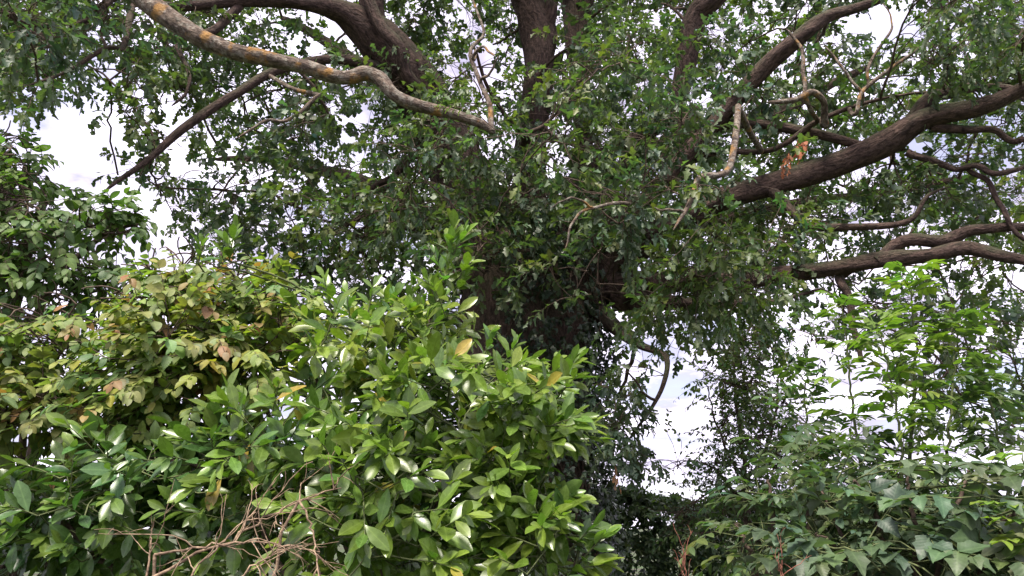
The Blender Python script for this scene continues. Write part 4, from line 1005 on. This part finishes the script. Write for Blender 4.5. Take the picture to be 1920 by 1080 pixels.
grow(syc, [B(1600, 910, 60, 35, 3.9, .3, .6, SB), B(1700, 930, 70, 45, 3.8, .3, .8, SG), B(1780, 960, 70, 45, 3.8, .3, .8, SG), B(1840, 900, 60, 35, 3.8, .25, .7, SP), B(1640, 1000, 80, 50, 3.7, .3, .9, SB), B(1740, 1030, 90, 45, 3.6, .3, .9, SG), B(1850, 1010, 80, 50, 3.6, .3, .9, SP), B(1560, 1030, 60, 40, 3.7, .25, .6, SB),
           B(1900, 960, 50, 60, 3.6, .25, .6, SG), B(1650, 1070, 90, 40, 3.4, .3, .8, SB), B(1820, 1070, 100, 40, 3.4, .3, .8, SG), B(1700, 1000, 200, 80, 4.3, .3, 1.5, SB), B(1700, 1200, 220, 90, 3.6, .4, 1.8, SB)],
     2.6, 3, 0.13, SH_SYC, shell=0.8, outward=0.55, upw=0.3, front=0.3, br=(0.009, 0.006, 0.004))

vb = P(1660, 1080, 4.1)
vib = Plant('viburnum_bush', 'shaded bush of small oval dull green leaves under the ash saplings', 'bush', (vb[0], 4.15, 0), 'grey_leaf', 'green_stem')
for pts in ([(1600, 1060, 4.1, 9), (1570, 980, 4.1, 7), (1540, 920, 4.1, 4)], [(1680, 1060, 4.1, 9), (1690, 960, 4.1, 7), (1680, 880, 4.2, 4)], [(1760, 1060, 4.1, 9), (1800, 980, 4.1, 7), (1850, 920, 4.1, 4)]):
    gstem(vib, vb[0] + rng.uniform(-.2, .2), 4.15, pts, 0.02, mat='twig')
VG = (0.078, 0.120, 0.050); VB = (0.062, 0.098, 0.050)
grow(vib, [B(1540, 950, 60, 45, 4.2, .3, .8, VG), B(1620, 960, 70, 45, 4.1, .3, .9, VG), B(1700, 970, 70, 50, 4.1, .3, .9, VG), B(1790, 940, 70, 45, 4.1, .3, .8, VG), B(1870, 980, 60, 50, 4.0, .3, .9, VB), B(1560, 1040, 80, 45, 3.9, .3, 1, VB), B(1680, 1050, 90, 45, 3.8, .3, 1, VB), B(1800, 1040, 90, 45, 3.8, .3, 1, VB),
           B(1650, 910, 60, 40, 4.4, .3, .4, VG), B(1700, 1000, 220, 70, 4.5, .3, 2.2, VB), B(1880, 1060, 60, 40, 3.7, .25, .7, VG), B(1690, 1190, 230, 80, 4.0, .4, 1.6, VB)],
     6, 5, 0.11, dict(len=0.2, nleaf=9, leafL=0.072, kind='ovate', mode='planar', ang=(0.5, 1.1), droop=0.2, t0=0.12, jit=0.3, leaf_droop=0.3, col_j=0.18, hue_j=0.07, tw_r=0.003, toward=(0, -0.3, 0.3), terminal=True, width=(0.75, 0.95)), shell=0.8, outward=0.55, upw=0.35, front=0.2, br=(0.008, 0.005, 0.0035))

# bright sprig at the right edge
gp = P(1890, 1000, 3.3)
spg = Plant('beech_sapling', 'little sapling with flat vivid yellow-green leaves over the sycamore bush', 'sapling', (gp[0] + .12, 3.3, 0), 'soft_leaf', 'green_stem')
fl = gstem(spg, gp[0] + .12, 3.3, [(1935, 1080, 3.3, 10), (1930, 1000, 3.3, 8), (1925, 945, 3.3, 6), (1915, 850, 3.3, 4)], 0.012, n=30, mat='green_stem')
sb_ = np.array([P(1925, 950, 3.3), P(1928, 975, 3.3), P(1915, 852, 3.3), P(1928, 1010, 3.28), P(1921, 905, 3.3)])
st_ = np.array([P(1835, 935, 3.25), P(1850, 965, 3.2), P(1860, 850, 3.2), P(1870, 1010, 3.2), P(1990, 890, 3.2)])
shoots(spg, sb_, st_ - sb_, np.linalg.norm(st_ - sb_, axis=1), 9, 0.075, 'ovate', np.array((0.16, 0.25, 0.04)), mode='planar', ang=(0.6, 1.0), droop=0.05, t0=0.15, jit=0.15, leaf_droop=0.1, tw_r=0.003, terminal=True, col_j=0.08)

# ================================================================== dead brush and dock stalks (no leaves)
THINGS = []
def bare(name, label, category, base, paths, mat, group=None, part='twig'):
    THINGS.append((name, label, category, base, paths, mat, group, part))
def twig_tree(p0, p1, r0, n_side, spread, ln):
    """a main dry stem with side twigs, all as (path, radii)"""
    res = []
    main = bez(p0[None], p1[None], 0.07, 18)[0]
    res.append((main, np.linspace(r0, r0 * 0.35, 18)))
    for k in range(n_side):
        i = rng.integers(4, 17)
        d = unit((p1 - p0) * 0.5 / np.linalg.norm(p1 - p0) + rng.normal(0, spread, 3))
        e = main[i] + d * ln * rng.uniform(0.5, 1.3)
        q = bez(main[i][None], e[None], 0.12, 8)[0]
        res.append((q, np.linspace(r0 * 0.5, r0 * 0.16, 8)))
        for m in range(2):
            j = rng.integers(2, 7)
            e2 = q[j] + unit(d + rng.normal(0, 0.7, 3)) * ln * rng.uniform(0.2, 0.5)
            res.append((bez(q[j][None], e2[None], 0.12, 5)[0], np.linspace(r0 * 0.26, r0 * 0.12, 5)))
    return res
g1 = np.array([P(300, 1080, 3.1)[0], 3.2, 0.0])
brush = [('long straw-coloured dead branch slanting up through the laurel', (250, 1100, 2.72), (640, 915, 2.87), 0.0075, 14), ('forked dry grey-brown branch lying across the brush', (290, 1040, 2.77), (600, 1035, 2.72), 0.006, 14),
         ('pale dry branch with upturned twigs at the foot of the laurel', (330, 1110, 2.67), (480, 960, 2.82), 0.0055, 12), ('dry branch drooping with fine bare twigs beside the laurel shade', (560, 940, 2.77), (600, 1100, 2.67), 0.0055, 12),
         ('short dead branch standing upright with stubby broken twigs', (275, 1080, 2.82), (285, 990, 2.87), 0.005, 7), ('thin dead branch arching low over the other dry branches', (420, 1120, 2.62), (560, 1020, 2.72), 0.005, 12)]
for label, a, b, r0, k in brush:
    pa, pb_ = P(*a), P(*b)
    lowg = np.array([pa[0] - 0.05, pa[1] + 0.1, -0.04])
    res = [(bez(lowg[None], pa[None], 0.05, 12)[0], np.linspace(r0 * 1.5, r0, 12))] + twig_tree(pa, pb_, r0 * 0.85, max(4, k - 5), 0.6, 0.24)
    bare('dead_branch', label, 'branch', lowg * np.array([1, 1, 0]), res, 'dry_twig', 'dry brush under the laurel')
for x, y, Y, k, lab in ((1282, 1045, 4.0, 9, 'rust-red dry dock stalk standing before the dark hedge'), (1466, 1052, 3.6, 7, 'small reddish dry stalk in front of the elder bush')):
    p1 = P(x, y, Y); p0 = np.array([p1[0] + 0.03, Y, -0.03]); pm = p1 - np.array([0, 0, 0.28])
    res = [(bez(p0[None], pm[None], 0.02, 14)[0], np.linspace(0.006, 0.005, 14))] + twig_tree(pm, p1, 0.005, k, 0.22, 0.13)
    bare('dock_stalk', lab, 'dry plant', p0 * np.array([1, 1, 0]), res, 'red_twig', 'dry dock stalks')

# ================================================================== BUILD
def cat_leaves(lst):
    return {k: np.concatenate([q[k] for q in lst]) for k in lst[0]}
ALL = [(p, cat_leaves(p.leaves)) for p in PLANTS]
# which leaves show: a coarse depth buffer over all the leaves
CELL = 6
ZW, ZH = 1920 // CELL, 1080 // CELL
zbuf = np.full(ZW * ZH, 1e9)
cache = []
for p, Ls in ALL:
    c = Ls['pos'] + Ls['d'] * (Ls['L'] * 0.5)[:, None]
    x, y, d = proj(c)
    pxl = F * Ls['L'] / d
    facing = np.abs((Ls['n'] * unit(CAM - c)).sum(1))
    ok = (x > 4) & (x < 1916) & (y > 4) & (y < 1076) & (depth_of(c) > 0.5)
    for ox, oy in ((0, 0), (CELL, 0), (-CELL, 0), (0, CELL), (0, -CELL)):
        s = ok & ((pxl > 22) | ((ox == 0) & (oy == 0)))
        ci = np.clip((x[s] + ox) // CELL, 0, ZW - 1).astype(int) + ZW * np.clip((y[s] + oy) // CELL, 0, ZH - 1).astype(int)
        np.minimum.at(zbuf, ci, d[s])
    cache.append((x, y, d, pxl * pxl * (0.15 + facing) * Ls['W'], ok))
TRIS = 0
for (p, Ls), (x, y, d, area, ok) in zip(ALL, cache):
    root = bpy.data.objects.new(p.name, None)
    root.empty_display_size = 0.2
    root.location = p.base
    col.objects.link(root)
    root['label'] = p.label; root['category'] = p.category
    if p.group:
        root['group'] = p.group
    for part, q, r, K, mat, bm, lab in p.parts:
        o = link(part, tubes_mesh(part, [(q[None], r[None], K, bm)]), M[mat], root)
        if lab:
            o['label'] = lab
    if p.twigs:
        byM = {}
        for Pt, R, K, bm in p.twigs:
            byM.setdefault((Pt.shape[1], K), []).append((Pt, R))
        bt = [(np.concatenate([a for a, _ in v]), np.concatenate([b for _, b in v]), k[1], 0) for k, v in byM.items()]
        o = link('twigs', tubes_mesh('twigs', bt), M[p.twig_mat], root)
        o['kind'] = 'stuff'
    n = len(x)
    pick = np.zeros(n, bool)
    if p.singles:
        ci = np.clip(x // CELL, 0, ZW - 1).astype(int) + ZW * np.clip(y // CELL, 0, ZH - 1).astype(int)
        vis = ok & (d <= zbuf[ci] + 0.02)
        sc = np.where(vis, area, 0)
        best = np.argsort(-sc)[:p.singles]
        pick[best[sc[best] > 0]] = True
    mat = M[p.leaf_mat]
    for i in np.where(pick)[0]:
        me = single_leaf_mesh(Ls['kind'][i], int(Ls['var'][i]), mat)
        o = bpy.data.objects.new('leaf', me)
        L_, W_ = Ls['L'][i], Ls['W'][i]
        s_, d_, n_, q = Ls['s'][i] * L_ * W_, Ls['d'][i] * L_, Ls['n'][i] * L_, Ls['pos'][i] - p.base
        o.matrix_basis = Matrix(((s_[0], d_[0], n_[0], q[0]), (s_[1], d_[1], n_[1], q[1]), (s_[2], d_[2], n_[2], q[2]), (0, 0, 0, 1)))
        o.color = (*Ls['col'][i], 1)
        o.parent = root
        col.objects.link(o)
    rest = {k: v[~pick] for k, v in Ls.items()}
    me = leaves_mesh(p.crown, rest)
    o = link(p.crown, me, mat, root)
    o.color = (0, 0, 0, 1)
    o['kind'] = 'stuff'
    TRIS += len(me.polygons) * 2
    p.root = root
    print(p.name, 'leaves', n, 'singles', int(pick.sum()), 'quads', len(me.polygons))
for pl, d in DRY:
    Ls = cat_leaves(d)
    for i in range(len(Ls['L'])):
        me = single_leaf_mesh(Ls['kind'][i], int(Ls['var'][i]), M['dry_leaf'])
        o = bpy.data.objects.new('withered_leaf', me)
        L_, W_ = Ls['L'][i], Ls['W'][i]
        s_, d_, n_, q = Ls['s'][i] * L_ * W_, Ls['d'][i] * L_, Ls['n'][i] * L_, Ls['pos'][i] - pl.base
        o.matrix_basis = Matrix(((s_[0], d_[0], n_[0], q[0]), (s_[1], d_[1], n_[1], q[1]), (s_[2], d_[2], n_[2], q[2]), (0, 0, 0, 1)))
        o.color = (*Ls['col'][i], 1)
        o.parent = pl.root
        col.objects.link(o)
for name, label, category, base_, res, mat, group, part in THINGS:
    root = bpy.data.objects.new(name, None)
    root.location = base_
    col.objects.link(root)
    root['label'] = label; root['category'] = category
    if group:
        root['group'] = group
    for k, (q, r) in enumerate(res):
        link('stem' if k < 2 else part, tubes_mesh(part, [(q[None], r[None], 6 if k < 2 else 4, 0)]), M[mat], root)
print('LEAF TRIS', TRIS)
print('ALL TRIS', sum(len(o.data.polygons) * 2 for o in bpy.data.objects if o.type == 'MESH'))
